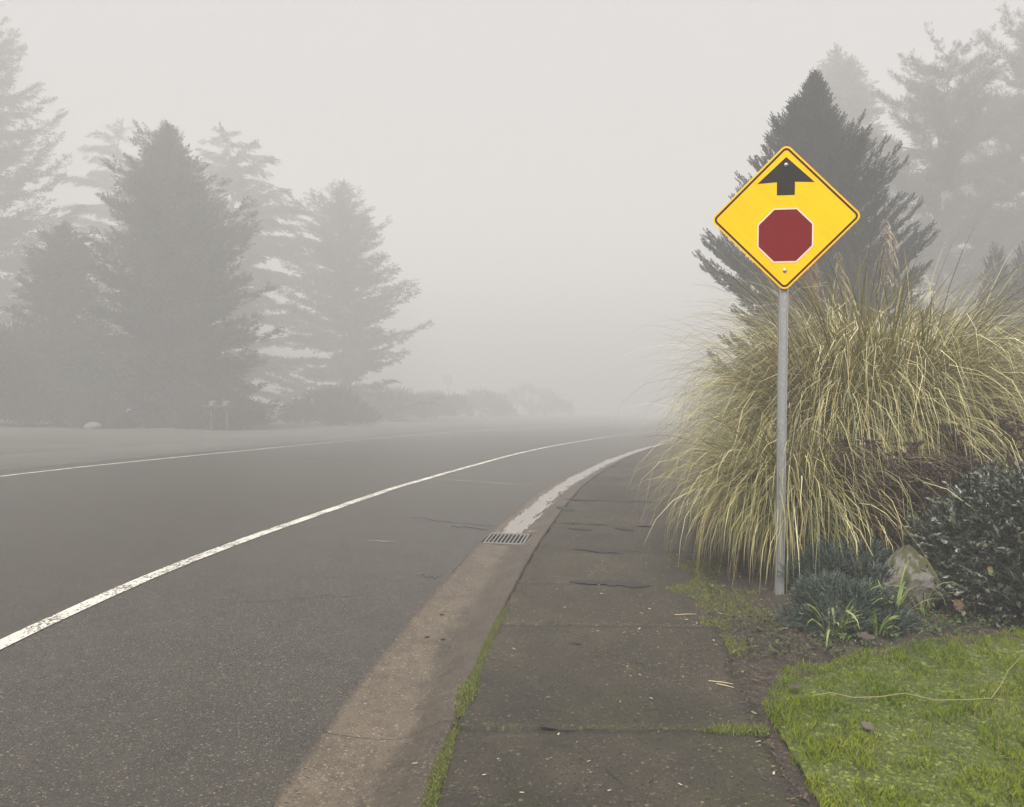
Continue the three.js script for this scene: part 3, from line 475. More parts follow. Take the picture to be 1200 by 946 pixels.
// ---------- warning sign ----------
const grimeTex = textures(512, 0.9, (N, rgb, hgt) => {   // road film and dried drips on the sheeting
  const R = rng(73);
  for (let i = 0; i < N * N; i++) {
    const x = i % N, y = (i / N) | 0, f = 0.98 + 0.1 * (wrapNoise(x / N * 6, y / N * 5, 5, 2) - 0.5) + 0.07 * (wrapNoise(x / N * 60, y / N * 9, 9, 3) - 0.5) + 0.05 * (R() - 0.5), s = wrapNoise(x / N * 130, y / N * 130, 130, 4) > 0.93 ? 0.85 : 1;
    rgb[i * 3] = f * s; rgb[i * 3 + 1] = f * s; rgb[i * 3 + 2] = f * s; hgt[i] = 0.5;
  }
});
{
  const X = 1.83, D = 5.3, t = thing('warning_sign', 'yellow diamond warning sign with black arrow above red octagon on grey post', 'road sign', [X, landY(X, D), -D], -0.15);
  t.rotation.z = 0.002;
  const post = new RoundedBoxGeometry(0.058, 3.3, 0.045, 2, 0.008); { const u = post.attributes.uv, p = post.attributes.position; for (let i = 0; i < u.count; i++) u.setXY(i, p.getX(i) + p.getZ(i), p.getY(i)); }
  mesh('post', post, mZinc, t).position.set(0, 1.25, 0);
  // raised edges of the channel post
  for (const s of [-1, 1]) { const f = mesh('post_flange', new RoundedBoxGeometry(0.009, 3.28, 0.012, 1, 0.003), mZinc, t); f.position.set(s * 0.0245, 1.25, 0.0275); }
  const panel = new THREE.Group(); panel.name = 'sign_panel'; panel.position.set(0, 2.62 - landY(X, D), 0.036); panel.scale.set(0.905, 0.905, 1); t.add(panel);
  const diamond = (half, r) => { const s = new THREE.Shape(), h = half, k = r; // square of half-side h turned 45 degrees, rounded corners
    s.moveTo(-h + k, -h); s.lineTo(h - k, -h); s.absarc(h - k, -h + k, k, -Math.PI / 2, 0); s.lineTo(h, h - k); s.absarc(h - k, h - k, k, 0, Math.PI / 2); s.lineTo(-h + k, h); s.absarc(-h + k, h - k, k, Math.PI / 2, Math.PI); s.lineTo(-h, -h + k); s.absarc(-h + k, -h + k, k, Math.PI, 1.5 * Math.PI); return s; };
  const ext = (s, depth, z, bevel = 0) => { const g = new THREE.ExtrudeGeometry(s, { depth, bevelEnabled: bevel > 0, bevelThickness: bevel, bevelSize: bevel, bevelSegments: 1, curveSegments: 8 }); g.translate(0, 0, z); return g; };
  const H = 0.381, yellow = M([0.95, 0.44, 0.0], 0.55, { map: grimeTex.map, specularIntensity: 0.12 }), black = M([0.018, 0.015, 0.013], 0.5, { specularIntensity: 0.3 }), red = M([0.15, 0.005, 0.007], 0.55, { map: grimeTex.map, specularIntensity: 0.12 }), white = M([0.6, 0.5, 0.46], 0.5), steel = M([0.45, 0.45, 0.43], 0.35, { metalness: 0.7 });
  const back = ext(diamond(H, 0.047), 0.003, 0); back.rotateZ(Math.PI / 4); mesh('plate', back, yellow, panel);
  const ring = diamond(H - 0.0125, 0.037); ring.holes.push(diamond(H - 0.0275, 0.024)); const rg = ext(ring, 0.0008, 0.0035); rg.rotateZ(Math.PI / 4); mesh('border', rg, black, panel);
  const ar = new THREE.Shape(); [[0, 0.442], [0.203, 0.253], [0.064, 0.261], [0.064, 0.165], [-0.064, 0.165], [-0.064, 0.261], [-0.203, 0.253]].forEach(([x, y], i) => (i ? ar.lineTo(x, y) : ar.moveTo(x, y))); ar.closePath();
  mesh('arrow', ext(ar, 0.0008, 0.0035), black, panel);
  const oct = (r) => { const s = new THREE.Shape(); for (let i = 0; i < 8; i++) { const a = Math.PI / 8 + i * Math.PI / 4, x = r / Math.cos(Math.PI / 8) * Math.cos(a), y = r / Math.cos(Math.PI / 8) * Math.sin(a) - 0.128; i ? s.lineTo(x, y) : s.moveTo(x, y); } s.closePath(); return s; };
  const rim = oct(0.198); rim.holes.push(oct(0.1885)); mesh('octagon_rim', ext(rim, 0.0008, 0.0035), white, panel);
  mesh('octagon', ext(oct(0.1885), 0.0008, 0.0035), red, panel);
  const bolt = new THREE.LatheGeometry([[0, 0.009], [0.006, 0.0085], [0.01, 0.006], [0.012, 0.002], [0.015, 0.0015], [0.015, 0]].map(([x, y]) => new THREE.Vector2(x, y)), 14); bolt.rotateX(Math.PI / 2);
  for (const y of [0.385, -0.385]) mesh('bolt', bolt, steel, panel).position.set(0, y, 0.0046);
  const nut = new THREE.CylinderGeometry(0.011, 0.011, 0.02, 6); nut.rotateX(Math.PI / 2);
  for (const y of [0.385, -0.385]) mesh('nut', nut, steel, panel).position.set(0, y, -0.07);
}

// ---------- pampas grass ----------
const mBlade = M([1, 1, 1], 0.62, { vertexColors: true, transmission: 0.3, thickness: 0 });
const straw = [[0.55, 0.5, 0.28], [0.37, 0.315, 0.12], [0.3, 0.265, 0.09], [0.23, 0.21, 0.062], [0.44, 0.385, 0.18], [0.175, 0.17, 0.045], [0.11, 0.12, 0.03], [0.26, 0.2, 0.08], [0.14, 0.145, 0.036]];
const PG = 'pampas grass clumps in the planting bed';
const pA = tussock({ seed: 201, name: 'pampas_grass', label: 'straw coloured pampas grass clump hanging to the ground behind the sign post', x: 3.02, d: 7.0, count: 8600, tuft: 14, base: 0.45, len: 2.35, width: 0.0066, tilt: 0.17, bend: 3.1, colors: straw, bias: 1.5, mat: mBlade, group: PG, segs: 10 });
tussock({ seed: 204, name: 'pampas_grass', label: 'low skirt of pampas blades spilling over the sidewalk edge', x: 2.24, d: 6.08, count: 3400, tuft: 12, base: 0.3, len: 1.55, width: 0.0058, tilt: 0.3, bend: 2.9, toward: [2.4, 0.35], colors: straw, bias: 1.0, mat: mBlade, group: PG, segs: 9 });
const pB = tussock({ seed: 202, name: 'pampas_grass', label: 'tallest pampas grass clump, rising behind the brown seed head plants', x: 3.7, d: 7.75, count: 8600, tuft: 14, base: 0.6, len: 2.8, width: 0.007, tilt: 0.17, bend: 2.9, colors: straw, bias: 1.45, mat: mBlade, group: PG, segs: 10 });
const pC = tussock({ seed: 203, name: 'pampas_grass', label: 'combed over pampas grass clump above the dark evergreen shrub', x: 4.75, d: 7.6, count: 7000, tuft: 16, base: 0.55, len: 1.8, width: 0.007, tilt: 0.25, bend: 2.8, colors: straw, bias: 1.0, mat: mBlade, group: PG, toward: [0.3, 0.45], segs: 10 });
function plume(parent, seed, [x, z], h0, h1, lean, c, fat) {
  const R = rng(seed), n = 8, st = []; for (let i = 0; i <= n; i++) { const t = i / n; st.push([x * (0.35 + 0.65 * t) + lean * t * t, h1 * t, z * (0.35 + 0.65 * t)]); }
  const P = (t) => { const q = Math.min(n - 1e-6, t * n), j = Math.floor(q), u = q - j; return [0, 1, 2].map((k) => lerp(st[j][k], st[j + 1][k], u)); };
  const stalk = mesh('flower_stalk', tube(st, st.map((_, i) => 0.005 * (1 - 0.6 * i / n)), 5), M([0.24, 0.19, 0.1], 0.8), parent), pos = [];
  for (let i = 0; i < 34; i++) {   // drooping side sprays, each a thread with fine hairs
    const t = lerp(h0 / h1, 1, ((i + R()) / 34)), b = P(t), a = (R() < 0.65 ? 0.4 : 3.3) + (R() - 0.5) * 2.4, up = 1 - (t - h0 / h1) / (1 - h0 / h1), l = fat * (0.45 + 0.65 * R()) * (0.35 + 0.65 * Math.sin(Math.PI * clamp(up * 0.8 + 0.15, 0, 1)));
    const Q = (s) => [b[0] + Math.cos(a) * l * s * 0.62, b[1] + l * (0.55 * s - 1.25 * s * s), b[2] + Math.sin(a) * l * s * 0.62];
    for (let k = 0; k < 26; k++) { const s = (k + R()) / 26, p = Q(s), f = Q(Math.min(1.2, s + 0.1)), h = 0.013 + 0.016 * R(), e = [f[0] + (R() - 0.5) * h, f[1] + (R() - 0.6) * h, f[2] + (R() - 0.5) * h], w = 0.0016; tri(pos, [p[0] - w, p[1], p[2]], [p[0] + w, p[1] + w, p[2]], e); }
  }
  mesh('seed_head', geoOf(pos), M(c, 0.9, { transmission: 0.3, thickness: 0 }), stalk);
}
plume(pA, 211, [-0.5, 0.1], 2.1, 2.62, 0.05, [0.2, 0.125, 0.07], 0.15);
plume(pA, 213, [-0.35, -0.1], 1.95, 2.45, 0.02, [0.3, 0.22, 0.13], 0.15);
plume(pB, 212, [-0.16, 0.2], 2.3, 2.92, 0.03, [0.44, 0.36, 0.26], 0.27);
plume(pB, 214, [-0.5, 0.2], 2.05, 2.6, -0.1, [0.36, 0.28, 0.17], 0.16);
// a few bare stalks
for (const [p, x, z, h, l] of [[pB, 0.55, 0.2, 2.4, 0.25], [pC, 0.2, 0.3, 2.15, 0.5], [pC, -0.2, 0.2, 2.25, 0.6], [pB, 0.85, 0.1, 2.45, 0.1], [pA, 0.3, 0.1, 2.3, 0.1]]) mesh('dry_stalk', tube([[x * 0.4, 0, z], [x * 0.8, h * 0.5, z], [x + l * 0.5, h * 0.85, z], [x + l, h, z]], [0.005, 0.004, 0.003, 0.002], 5), M([0.2, 0.16, 0.09], 0.8), p);

// ---------- bed plants ----------
function sedum(seed, label, x, d, n, h, spread) {
  const R = rng(seed), g = thing('dried_sedum', label, 'plant', at(x, d), 0, 'dried brown seed head plants'), stems = [], heads = [], head = new THREE.IcosahedronGeometry(1, 0);
  for (let i = 0; i < n; i++) {
    const a = R() * 6.283, r = spread * Math.sqrt(R()), H = h * (0.65 + 0.45 * R()), e = [Math.cos(a) * r, H, Math.sin(a) * r];
    stems.push(tube([[e[0] * 0.25, 0, e[2] * 0.25], [e[0] * 0.6, H * 0.55, e[2] * 0.6], e], [0.006, 0.005, 0.003], 4));
    for (let k = 0; k < 7; k++) { const b = R() * 6.283, q = 0.02 + 0.075 * R(), f = [e[0] + Math.cos(b) * q, H + 0.02 * R(), e[2] + Math.sin(b) * q]; stems.push(tube([[e[0], H - 0.07, e[2]], f], [0.002, 0.0012], 3)); for (let j = 0; j < 7; j++) heads.push({ p: [f[0] + (R() - 0.5) * 0.04, f[1] + (R() - 0.5) * 0.018, f[2] + (R() - 0.5) * 0.04], dir: [R() - 0.5, 1, R() - 0.5], s: [0.005 + 0.006 * R(), 0.004 + 0.004 * R(), 0.005 + 0.006 * R()], c: jit([0.034, 0.021, 0.018], R, 0.7) }); }
    for (let k = 0; k < 3; k++) { const t = 0.25 + 0.6 * R(), b = R() * 6.28, p = [e[0] * (0.3 + 0.7 * t), H * t, e[2] * (0.3 + 0.7 * t)]; heads.push({ p: [p[0] + Math.cos(b) * 0.03, p[1], p[2] + Math.sin(b) * 0.03], dir: [Math.cos(b), 0.3, Math.sin(b)], s: [0.012, 0.03, 0.003], c: jit([0.04, 0.022, 0.016], R, 0.7) }); }
  }
  mesh('stems', mergeGeometries(stems), M([0.07, 0.03, 0.022], 0.85), g).userData.kind = 'stuff';
  instanced('seed_heads', head, M([1, 1, 1], 0.9), heads, g, R).userData.kind = 'stuff';
}
sedum(221, 'dark brown dried flat-topped plant in front of the tall pampas grass', 2.6, 5.55, 60, 0.88, 0.34);
sedum(222, 'dark brown dried flat-topped plant behind the evergreen shrub', 3.5, 5.75, 60, 1.0, 0.45);
sedum(223, 'low dried plant with reddish stems behind the mossy boulder', 2.95, 5.5, 60, 0.8, 0.36);
tussock({ seed: 224, name: 'red_stem_grass', label: 'clump of reddish brown dead stems behind the blue juniper', category: 'plant', x: 2.62, d: 5.5, count: 420, base: 0.15, len: 0.75, width: 0.006, tilt: 0.55, bend: 1.1, colors: [[0.12, 0.04, 0.022], [0.09, 0.04, 0.025], [0.16, 0.1, 0.05]], bias: 1, mat: mBlade });
const mJun = leafM(0.1, 0.7), junGeo = twigGeo(231, 34, 0.85, 0.3, 0.055);
bush({ seed: 232, name: 'blue_juniper', label: 'low blue-green juniper cushion touching the sign post', x: 2.2, d: 5.08, size: [0.42, 0.42, 0.3], count: 4400, mounds: 34, moundR: 0.085, rand: 0.9, geo: junGeo, mat: mJun, twig: 0.062, colors: [[0.06, 0.085, 0.066], [0.09, 0.118, 0.1], [0.036, 0.052, 0.036]], out: 0.7, rise: 0.7, lumps: 2, group: 'blue-green junipers in the planting bed' });
bush({ seed: 233, name: 'blue_juniper', label: 'smaller blue-green juniper cushion behind the bright green strap leaves', x: 2.02, d: 4.66, size: [0.36, 0.28, 0.25], count: 3400, mounds: 28, moundR: 0.08, rand: 0.9, geo: junGeo, mat: mJun, twig: 0.062, colors: [[0.064, 0.09, 0.068], [0.09, 0.12, 0.1], [0.04, 0.058, 0.04]], out: 0.7, rise: 0.7, lumps: 2, group: 'blue-green junipers in the planting bed' });
bush({ seed: 234, name: 'evergreen_shrub', label: 'dark evergreen shrub with small glossy leaves beside the lawn', x: 3.42, d: 4.98, size: [0.84, 0.93, 0.6], count: 6200, mounds: 90, moundR: 0.17, rand: 1.0, geo: leafyGeo(235, 13, 1.0, 0.28, 0.12, 0.9), mat: leafM(0.06, 0.44), twig: 0.12, colors: [[0.02, 0.028, 0.016], [0.03, 0.04, 0.024], [0.02, 0.027, 0.015], [0.12, 0.13, 0.1]], out: 1.0, rise: 0.15, lumps: 2.2, stems: 16 });
{ // boulder
  const g = new THREE.IcosahedronGeometry(1, 22), p = g.attributes.position, col = [], uv = [], v = V(), R = rng(241), planes = []; for (let i = 0; i < 15; i++) planes.push([V(R() - 0.5, R() - 0.5, R() - 0.5).normalize(), 0.5 + 0.3 * R()]);
  for (let i = 0; i < p.count; i++) {
    v.fromBufferAttribute(p, i); for (const [n, k] of planes) { const q = v.dot(n); if (q > k) v.addScaledVector(n, -(q - k) * 0.97); }
    const b = 1 + 0.09 * (fbm(v.x * 4 + 9 + v.z * 1.7, v.y * 4 + v.z * 3 + 9, 243) - 0.5) + 0.06 * (fbm(v.x * 17 + v.z * 9, v.y * 17 - v.z * 8, 244) - 0.5); v.multiplyScalar(b); const moss = smooth(0.5, 0.56, fbm(v.x * 9 + 5, v.z * 9 + v.y * 4, 245) * 0.8 + v.y * 0.35), lich = 0.35 + 0.45 * fbm(v.x * 22 + v.z * 11, v.y * 22 - v.z * 9, 246) + 0.3 * noise2(v.x * 60 + v.z * 31, v.y * 60, 247);
    col.push(lerp(lich, 0.3, moss), lerp(lich * 1.02, 0.34, moss), lerp(lich * 1.03, 0.12, moss)); uv.push((v.x + v.z * 0.6) * 0.2, (v.y + v.z * 0.5) * 0.2); p.setXYZ(i, v.x * 0.27, v.y * 0.25, v.z * 0.24);
  }
  g.setAttribute('color', new THREE.Float32BufferAttribute(col, 3)); g.setAttribute('uv', new THREE.Float32BufferAttribute(uv, 2)); g.computeVertexNormals();
  const o = mesh('boulder', g, M([0.14, 0.125, 0.105], 0.95, { vertexColors: true }), scene); o.position.set(2.5, landY(2.5, 4.86) + 0.13, -4.86); o.rotation.set(0.2, 0.5, -0.5); tag(o, 'grey boulder with moss on top between juniper and dark shrub', 'boulder');
}
const green = [[0.13, 0.2, 0.03], [0.18, 0.24, 0.05], [0.09, 0.14, 0.03], [0.25, 0.25, 0.08]];
const strap = (seed, label, x, d, n, len) => tussock({ seed, name: 'strap_leaf_plant', label, category: 'plant', x, d, count: n, base: 0.05, len, width: 0.012, tilt: 0.5, bend: 1.6, colors: green, bias: 1.2, mat: mBlade, group: 'bright green strap-leaved plants', segs: 7 });
strap(251, 'bright green strap-leaved plant in front of the smaller juniper', 1.84, 4.42, 34, 0.27);
strap(252, 'bright green strap-leaved plant at the foot of the boulder', 2.27, 4.62, 46, 0.32);
strap(253, 'thin green strap-leaved plant beside the dark shrub', 2.5, 4.72, 26, 0.3);
strap(254, 'small tuft of green blades between juniper and lawn', 2.08, 4.4, 22, 0.2);
// fallen leaves and stalks
function leafThing(name, label, x, d, y, s, rot, c, curl) {
  const sh = [[0, -0.56], [0.1, -0.42], [0.24, -0.36], [0.3, -0.16], [0.38, 0.02], [0.27, 0.18], [0.19, 0.36], [0, 0.56], [-0.14, 0.4], [-0.29, 0.22], [-0.31, 0.02], [-0.36, -0.14], [-0.22, -0.32], [-0.1, -0.44]], pos = [0, 0.02, 0], idx = [];
  sh.forEach(([u, v], i) => { pos.push(u, curl * (u * u * 1.4 + v * v * 0.7) + 0.05 * Math.sin(i * 2.3), v); idx.push(0, i + 1, (i + 1) % sh.length + 1); });
  const o = mesh(name, geoOf(pos, idx), M(c, 0.7, { transmission: 0.2, thickness: 0 }), scene); o.scale.setScalar(s); o.position.set(x, y, -d); o.rotation.set(...rot); return tag(o, label, 'leaf', 'fallen leaves');
}
leafThing('fallen_leaf', 'rust brown curled leaf caught under the dark shrub', 2.66, 4.6, landY(2.66, 4.6) + 0.08, 0.085, [1.1, 0.4, 0.3], [0.1, 0.045, 0.024], 0.8);
leafThing('fallen_leaf', 'brown leaf lying between strap leaves and lawn', 1.96, 4.27, landY(1.96, 4.27) + 0.04, 0.09, [0.3, 1.2, 0.1], [0.045, 0.03, 0.019], 0.5);
leafThing('fallen_leaf', 'grey-brown leaf lying on the lawn grass', 1.49, 3.21, lawnY(1.49, 3.21) + 0.032, 0.055, [0.2, 0.6, 0.3], [0.075, 0.06, 0.042], 0.9);
leafThing('fallen_leaf', 'dark leaf at the edge of the lawn near the bed', 1.32, 3.58, lawnY(1.32, 3.58) + 0.04, 0.07, [0.1, 2.0, -0.2], [0.045, 0.032, 0.022], 0.5);
leafThing('fallen_leaf', 'pale yellow leaf hanging upright in the dark shrub', 2.72, 4.4, landY(2.72, 4.4) + 0.36, 0.045, [1.4, 0.2, 0.9], [0.2, 0.16, 0.06], 0.8);
{
  const R = rng(261), pts = [[1.37, 3.5], [1.46, 3.515], [1.55, 3.49], [1.66, 3.475], [1.78, 3.485], [1.9, 3.45], [2.02, 3.43], [2.13, 3.42]].map(([x, d], i) => [x, lawnY(x, d) + 0.03 + 0.008 * Math.sin(i * 2.1), -d]), p2 = [[2.13, 3.42], [2.22, 3.5], [2.36, 3.66], [2.5, 3.78]].map(([x, d], i) => [x, lawnY(x, d) + 0.034 + 0.012 * i, -d]);
  const o = mesh('dry_stalk', mergeGeometries([tube(pts, pts.map(() => 0.0024), 6), tube(p2, [0.0025, 0.0025, 0.002, 0.0012], 6)]), M([0.17, 0.17, 0.055], 0.7), scene); tag(o, 'long bent straw stalk lying across the lawn', 'stalk');
  const b = (label, x, d, len, a, y) => { const q = mesh('straw_piece', tube([[-len / 2, 0, 0], [0, 0.004, 0.006], [len / 2, 0, 0]], [0.002, 0.0025, 0.0015], 5), M([0.38, 0.31, 0.18], 0.75), scene); q.position.set(x, y ?? walkY(d) + 0.009, -d); q.rotation.y = a; tag(q, label, 'straw', 'straw pieces on the sidewalk'); };
  b('longer straw piece on the sidewalk near the lawn corner', 1.04, 3.83, 0.12, -0.35); b('straw piece lying on the sidewalk beside the longer one', 1.05, 3.79, 0.09, -0.6); b('straw piece between the tussock and the mossy edge of the sidewalk', 1.1, 4.9, 0.14, 0.1);
  b('pale straw scrap on the sidewalk near the drain grate', 0.2, 7.55, 0.1, 0.1); b('pale straw scrap in the dry side of the gutter', 0.12, 6.2, 0.05, 1.2, grade(6.2) + 0.03);
  for (const [x, d] of [[-0.52, 4.72], [-0.42, 4.7], [-0.47, 5.15]]) { const g = new THREE.IcosahedronGeometry(0.011, 1); g.scale(1.4, 0.55, 1); const q = mesh('pebble', g, M([0.02, 0.018, 0.015], 0.8), scene); q.position.set(x, grade(d) + gy(x - gutX(d)) + 0.007, -d); tag(q, 'small dark pebble lying on the tan gutter pan', 'pebble', 'dark pebbles in the gutter'); }
}

// ---------- trees on the garden side ----------
const DK = [0.026, 0.033, 0.02];
const cone = (f) => Math.pow(1 - f, 0.8) * 0.96 + 0.03;
conifer({ seed: 301, x: 8.75, d: 23, H: 10.9, from: 0.1, R: 2.5, branches: 640, profile: (f, a) => { const left = Math.max(0, -Math.cos(a)); return Math.min(0.95, 1.8 * Math.pow(1 - f, 1.22)) * (1 + (f > 0.22 && f < 0.36 ? 0.22 * left : 0) - (f > 0.38 && f < 0.46 ? 0.22 * left : 0)) + 0.03; }, ragged: 0.34, pitch: [0.35, 1.2], droop: 0.12, lift: 0.22, step: 0.115, per: 6, twig: 0.36, kind: 'cedar', color: [0.03, 0.036, 0.026], fan: 1.1, fluff: 1.0, hang: 0.25, label: 'bushy pointed cypress standing behind the yellow sign and pampas grass', name: 'cypress_tree' });
const colGeo = twigs.scale;
for (const [seed, x, d, h, lab] of [[311, 16.55, 27, 6.6, 'slim pointed arborvitae nearest the cypress'], [312, 17.75, 27.3, 6.7, 'slim pointed arborvitae beside its twin, farther from the cypress']]) bush({ seed, name: 'arborvitae', label: lab, category: 'tree', x, d, size: [0.8, h, 0.8], shape: 'cone', count: 5200, geo: colGeo, twig: 0.31, color: [0.03, 0.04, 0.022], out: 0.35, rise: 1.1, lumps: 0.6, group: 'arborvitae columns behind the pampas grass' });
bush({ seed: 313, name: 'leafy_shrub', label: 'loose grey-green shrub between the cypress and the arborvitae', x: 13.4, d: 25, size: [1.2, 3.9, 1.1], count: 2600, geo: twigs.scale, twig: 0.28, color: [0.045, 0.055, 0.036], out: 0.7, rise: 0.7 });
bush({ seed: 314, name: 'leafy_shrub', label: 'low shrub filling the gap below the pines', x: 21, d: 33, size: [3.1, 3.4, 1.5], count: 4200, geo: twigs.scale, twig: 0.4, color: [0.035, 0.043, 0.028], out: 0.7, rise: 0.7 });
const pineP = (f, a) => (0.5 + 0.5 * noise2(f * 9, Math.cos(a) + 2, 320)) * Math.pow(Math.sin(Math.PI * clamp(0.25 + f * 0.72, 0, 1)), 0.7) + 0.06;
conifer({ seed: 321, name: 'pine_tree', label: 'open-crowned pine behind the cypress, gaps showing between its boughs', x: 29.158, d: 53.68, H: 25.01, from: 0.16, R: 8.052, branches: 135, tiers: 16, profile: pineP, ragged: 0.7, pitch: [0.0, 0.4], droop: 0.08, lift: 0.22, step: 0.293, per: 5, twig: 0.976, bare: 0.34, kind: 'pine', color: DK, fan: 1.0, fluff: 1.0, hang: 0.3, girth: 0.39 });
conifer({ seed: 322, name: 'pine_tree', label: 'taller pine standing beside the open-crowned pine', x: 35.258, d: 53.68, H: 27.572, from: 0.12, R: 8.052, branches: 120, tiers: 19, profile: (f, a) => (0.55 + 0.45 * noise2(f * 8, Math.cos(a) + 5, 321)) * Math.pow(1 - f, 0.62) + 0.06, ragged: 0.6, pitch: [0.05, 0.75], droop: 0.1, lift: 0.2, step: 0.293, per: 5, twig: 0.976, bare: 0.25, kind: 'pine', color: DK, fan: 1.0, fluff: 1.0, hang: 0.3, girth: 0.439 });
conifer({ seed: 323, name: 'spruce_tree', label: 'faint narrow spruce in the fog beyond the cypress', x: 27.7, d: 66, H: 30.5, from: 0.2, R: 4.3, branches: 120, profile: (f) => Math.pow(1 - f, 0.55), ragged: 0.4, pitch: [-0.1, 0.5], droop: 0.16, step: 0.512, per: 4, twig: 1.525, kind: 'spruce', color: DK });
conifer({ seed: 324, name: 'spruce_tree', label: 'faintest and tallest spruce, its top lost in the fog', x: 28.8, d: 70, H: 33, from: 0.3, R: 5, branches: 110, profile: (f) => Math.pow(1 - f, 0.6), ragged: 0.4, pitch: [-0.1, 0.5], droop: 0.18, step: 0.732, per: 4, twig: 2.074, kind: 'spruce', color: DK });
conifer({ seed: 325, name: 'pine_tree', label: 'dim pine filling in behind the two nearer pines', x: 43.92, d: 75.64, H: 28.06, from: 0.1, R: 7.93, branches: 80, tiers: 16, profile: (f) => Math.pow(1 - f, 0.6) + 0.08, ragged: 0.6, pitch: [0.0, 0.6], droop: 0.1, lift: 0.15, step: 0.415, per: 4, twig: 1.22, bare: 0.2, kind: 'pine', color: DK, fluff: 0.9 });

// ---------- trees across the road ----------
const fir = (o) => conifer({ from: 0.02, branches: 150, hang: -0.25, wild: 0.5, ragged: 0.55, pitch: [-0.05, 0.85], droop: 0.14, lift: 0.1, step: 0.317, per: 4, twig: 1.037, kind: 'spruce', color: DK, fan: 0.9, fluff: 0.9, ...o });
const mainX = -20.7, mainD = 48;
fir({ seed: 401, name: 'spruce_tree', label: 'dark dense spruce with a split top across the road', x: mainX, d: mainD, H: 18.3, R: 4.7, ragged: 0.6, hang: -0.2, branches: 360, from: 0.0, profile: (f, a) => (f < 0.45 ? 0.98 - 0.3 * f : 0.845 * Math.pow((1 - f) / 0.55, 0.75)) * (0.88 + 0.24 * noise2(f * 7, Math.cos(a) * 1.5 + 3, 402)) + 0.03, pitch: [-0.1, 0.7], lift: 0.16, hang: 0.02 });
fir({ seed: 402, name: 'spruce_tree', label: 'rounder spruce with a leaning tip, paler in the fog, beyond the dense one', x: -17.3, d: 80, H: 24.2, R: 7.0, branches: 190, from: 0.02, profile: (f, a) => Math.pow(Math.sin(Math.PI * clamp(0.34 + 0.66 * f, 0, 1)), 0.75) * (0.88 + 0.2 * noise2(f * 7, Math.cos(a) * 1.5 + 3, 403)) + 0.03, step: 0.415, twig: 1.159, nod: 0.244 });
fir({ seed: 403, name: 'spruce_tree', label: 'short pointed spruce between the dense spruce and the grey shrub', x: -27.0, d: 47.4, H: 12.1, R: 3.6, branches: 150, profile: (f) => Math.pow(1 - f, 0.75) + 0.04, pitch: [0.1, 0.9] });
conifer({ seed: 404, name: 'fir_tree', label: 'huge pale fir with upswept boughs, its top above the fog', x: -44.5, d: 66, H: 35, from: 0.06, R: 9.2, branches: 150, tiers: 24, profile: (f) => Math.pow(1 - f, 0.7) + 0.05, ragged: 0.45, pitch: [-0.15, 0.4], droop: 0.12, lift: 0.34, step: 0.42, per: 5, twig: 1.25, kind: 'spruce', color: DK, hang: -0.25 });
const deodar = (o) => conifer({ from: 0.08, ragged: 0.7, pitch: [0.05, 0.35], droop: 0.12, lift: -0.06, step: 0.366, per: 5, twig: 1.159, kind: 'flat', color: DK, fan: 0.7, hang: -0.55, fluff: 0.4, ...o });
deodar({ seed: 405, name: 'deodar_cedar', label: 'pale cedar with long drooping boughs just behind the dense spruce', x: -28.792, d: 80.52, H: 29.89, R: 12.444, branches: 150, miss: 0.2, wild: 0.5, profile: (f) => 0.95 * Math.pow(1 - f, 0.62) + 0.05, nod: -0.61 });
deodar({ seed: 406, name: 'deodar_cedar', label: 'pale cedar with a nodding tip between the fir and the dense spruce', x: -42.09, d: 85.4, H: 31.72, R: 10.37, branches: 140, miss: 0.2, wild: 0.5, profile: (f) => 0.95 * Math.pow(1 - f, 0.62) + 0.05, nod: 0.61 });
bush({ seed: 407, name: 'grey_shrub', label: 'big lumpy grey-green shrub at the verge across the road', x: -29.524, d: 43.92, size: [4.15, 6.83, 3.17], count: 7500, mounds: 46, moundR: 1.037, geo: twigs.scale, twig: 0.61, colors: [[0.035, 0.04, 0.03], [0.06, 0.063, 0.05], [0.03, 0.034, 0.026]], out: 0.8, rise: 0.5, lumps: 1.8, stems: 9 });
bush({ seed: 408, name: 'rusty_shrub', label: 'small rust-tinted shrub beside the pale stone across the road', x: -22.6, d: 42.5, size: [1.34, 1.83, 1.1], count: 1100, geo: twigs.scale, twig: 0.415, color: [0.1, 0.062, 0.036], out: 0.7, rise: 0.8 });
{ const g = new THREE.IcosahedronGeometry(1, 3), p = g.attributes.position, v = V(), c = [], uv = []; for (let i = 0; i < p.count; i++) { v.fromBufferAttribute(p, i); v.multiplyScalar(0.85 + 0.3 * fbm(v.x * 2 + 5, v.y * 2 + v.z + 5, 409)); p.setXYZ(i, v.x * 0.46, v.y * 0.25, v.z * 0.36); c.push(0.6, 0.6, 0.6); uv.push(v.x * 0.3, v.z * 0.3); } g.setAttribute('color', new THREE.Float32BufferAttribute(c, 3)); g.setAttribute('uv', new THREE.Float32BufferAttribute(uv, 2)); g.computeVertexNormals(); const o = mesh('pale_stone', g, mStone, scene); o.position.set(...at(-22.2, 41.4, 0.12)); tag(o, 'pale rounded stone below the rust-tinted shrub', 'stone'); }
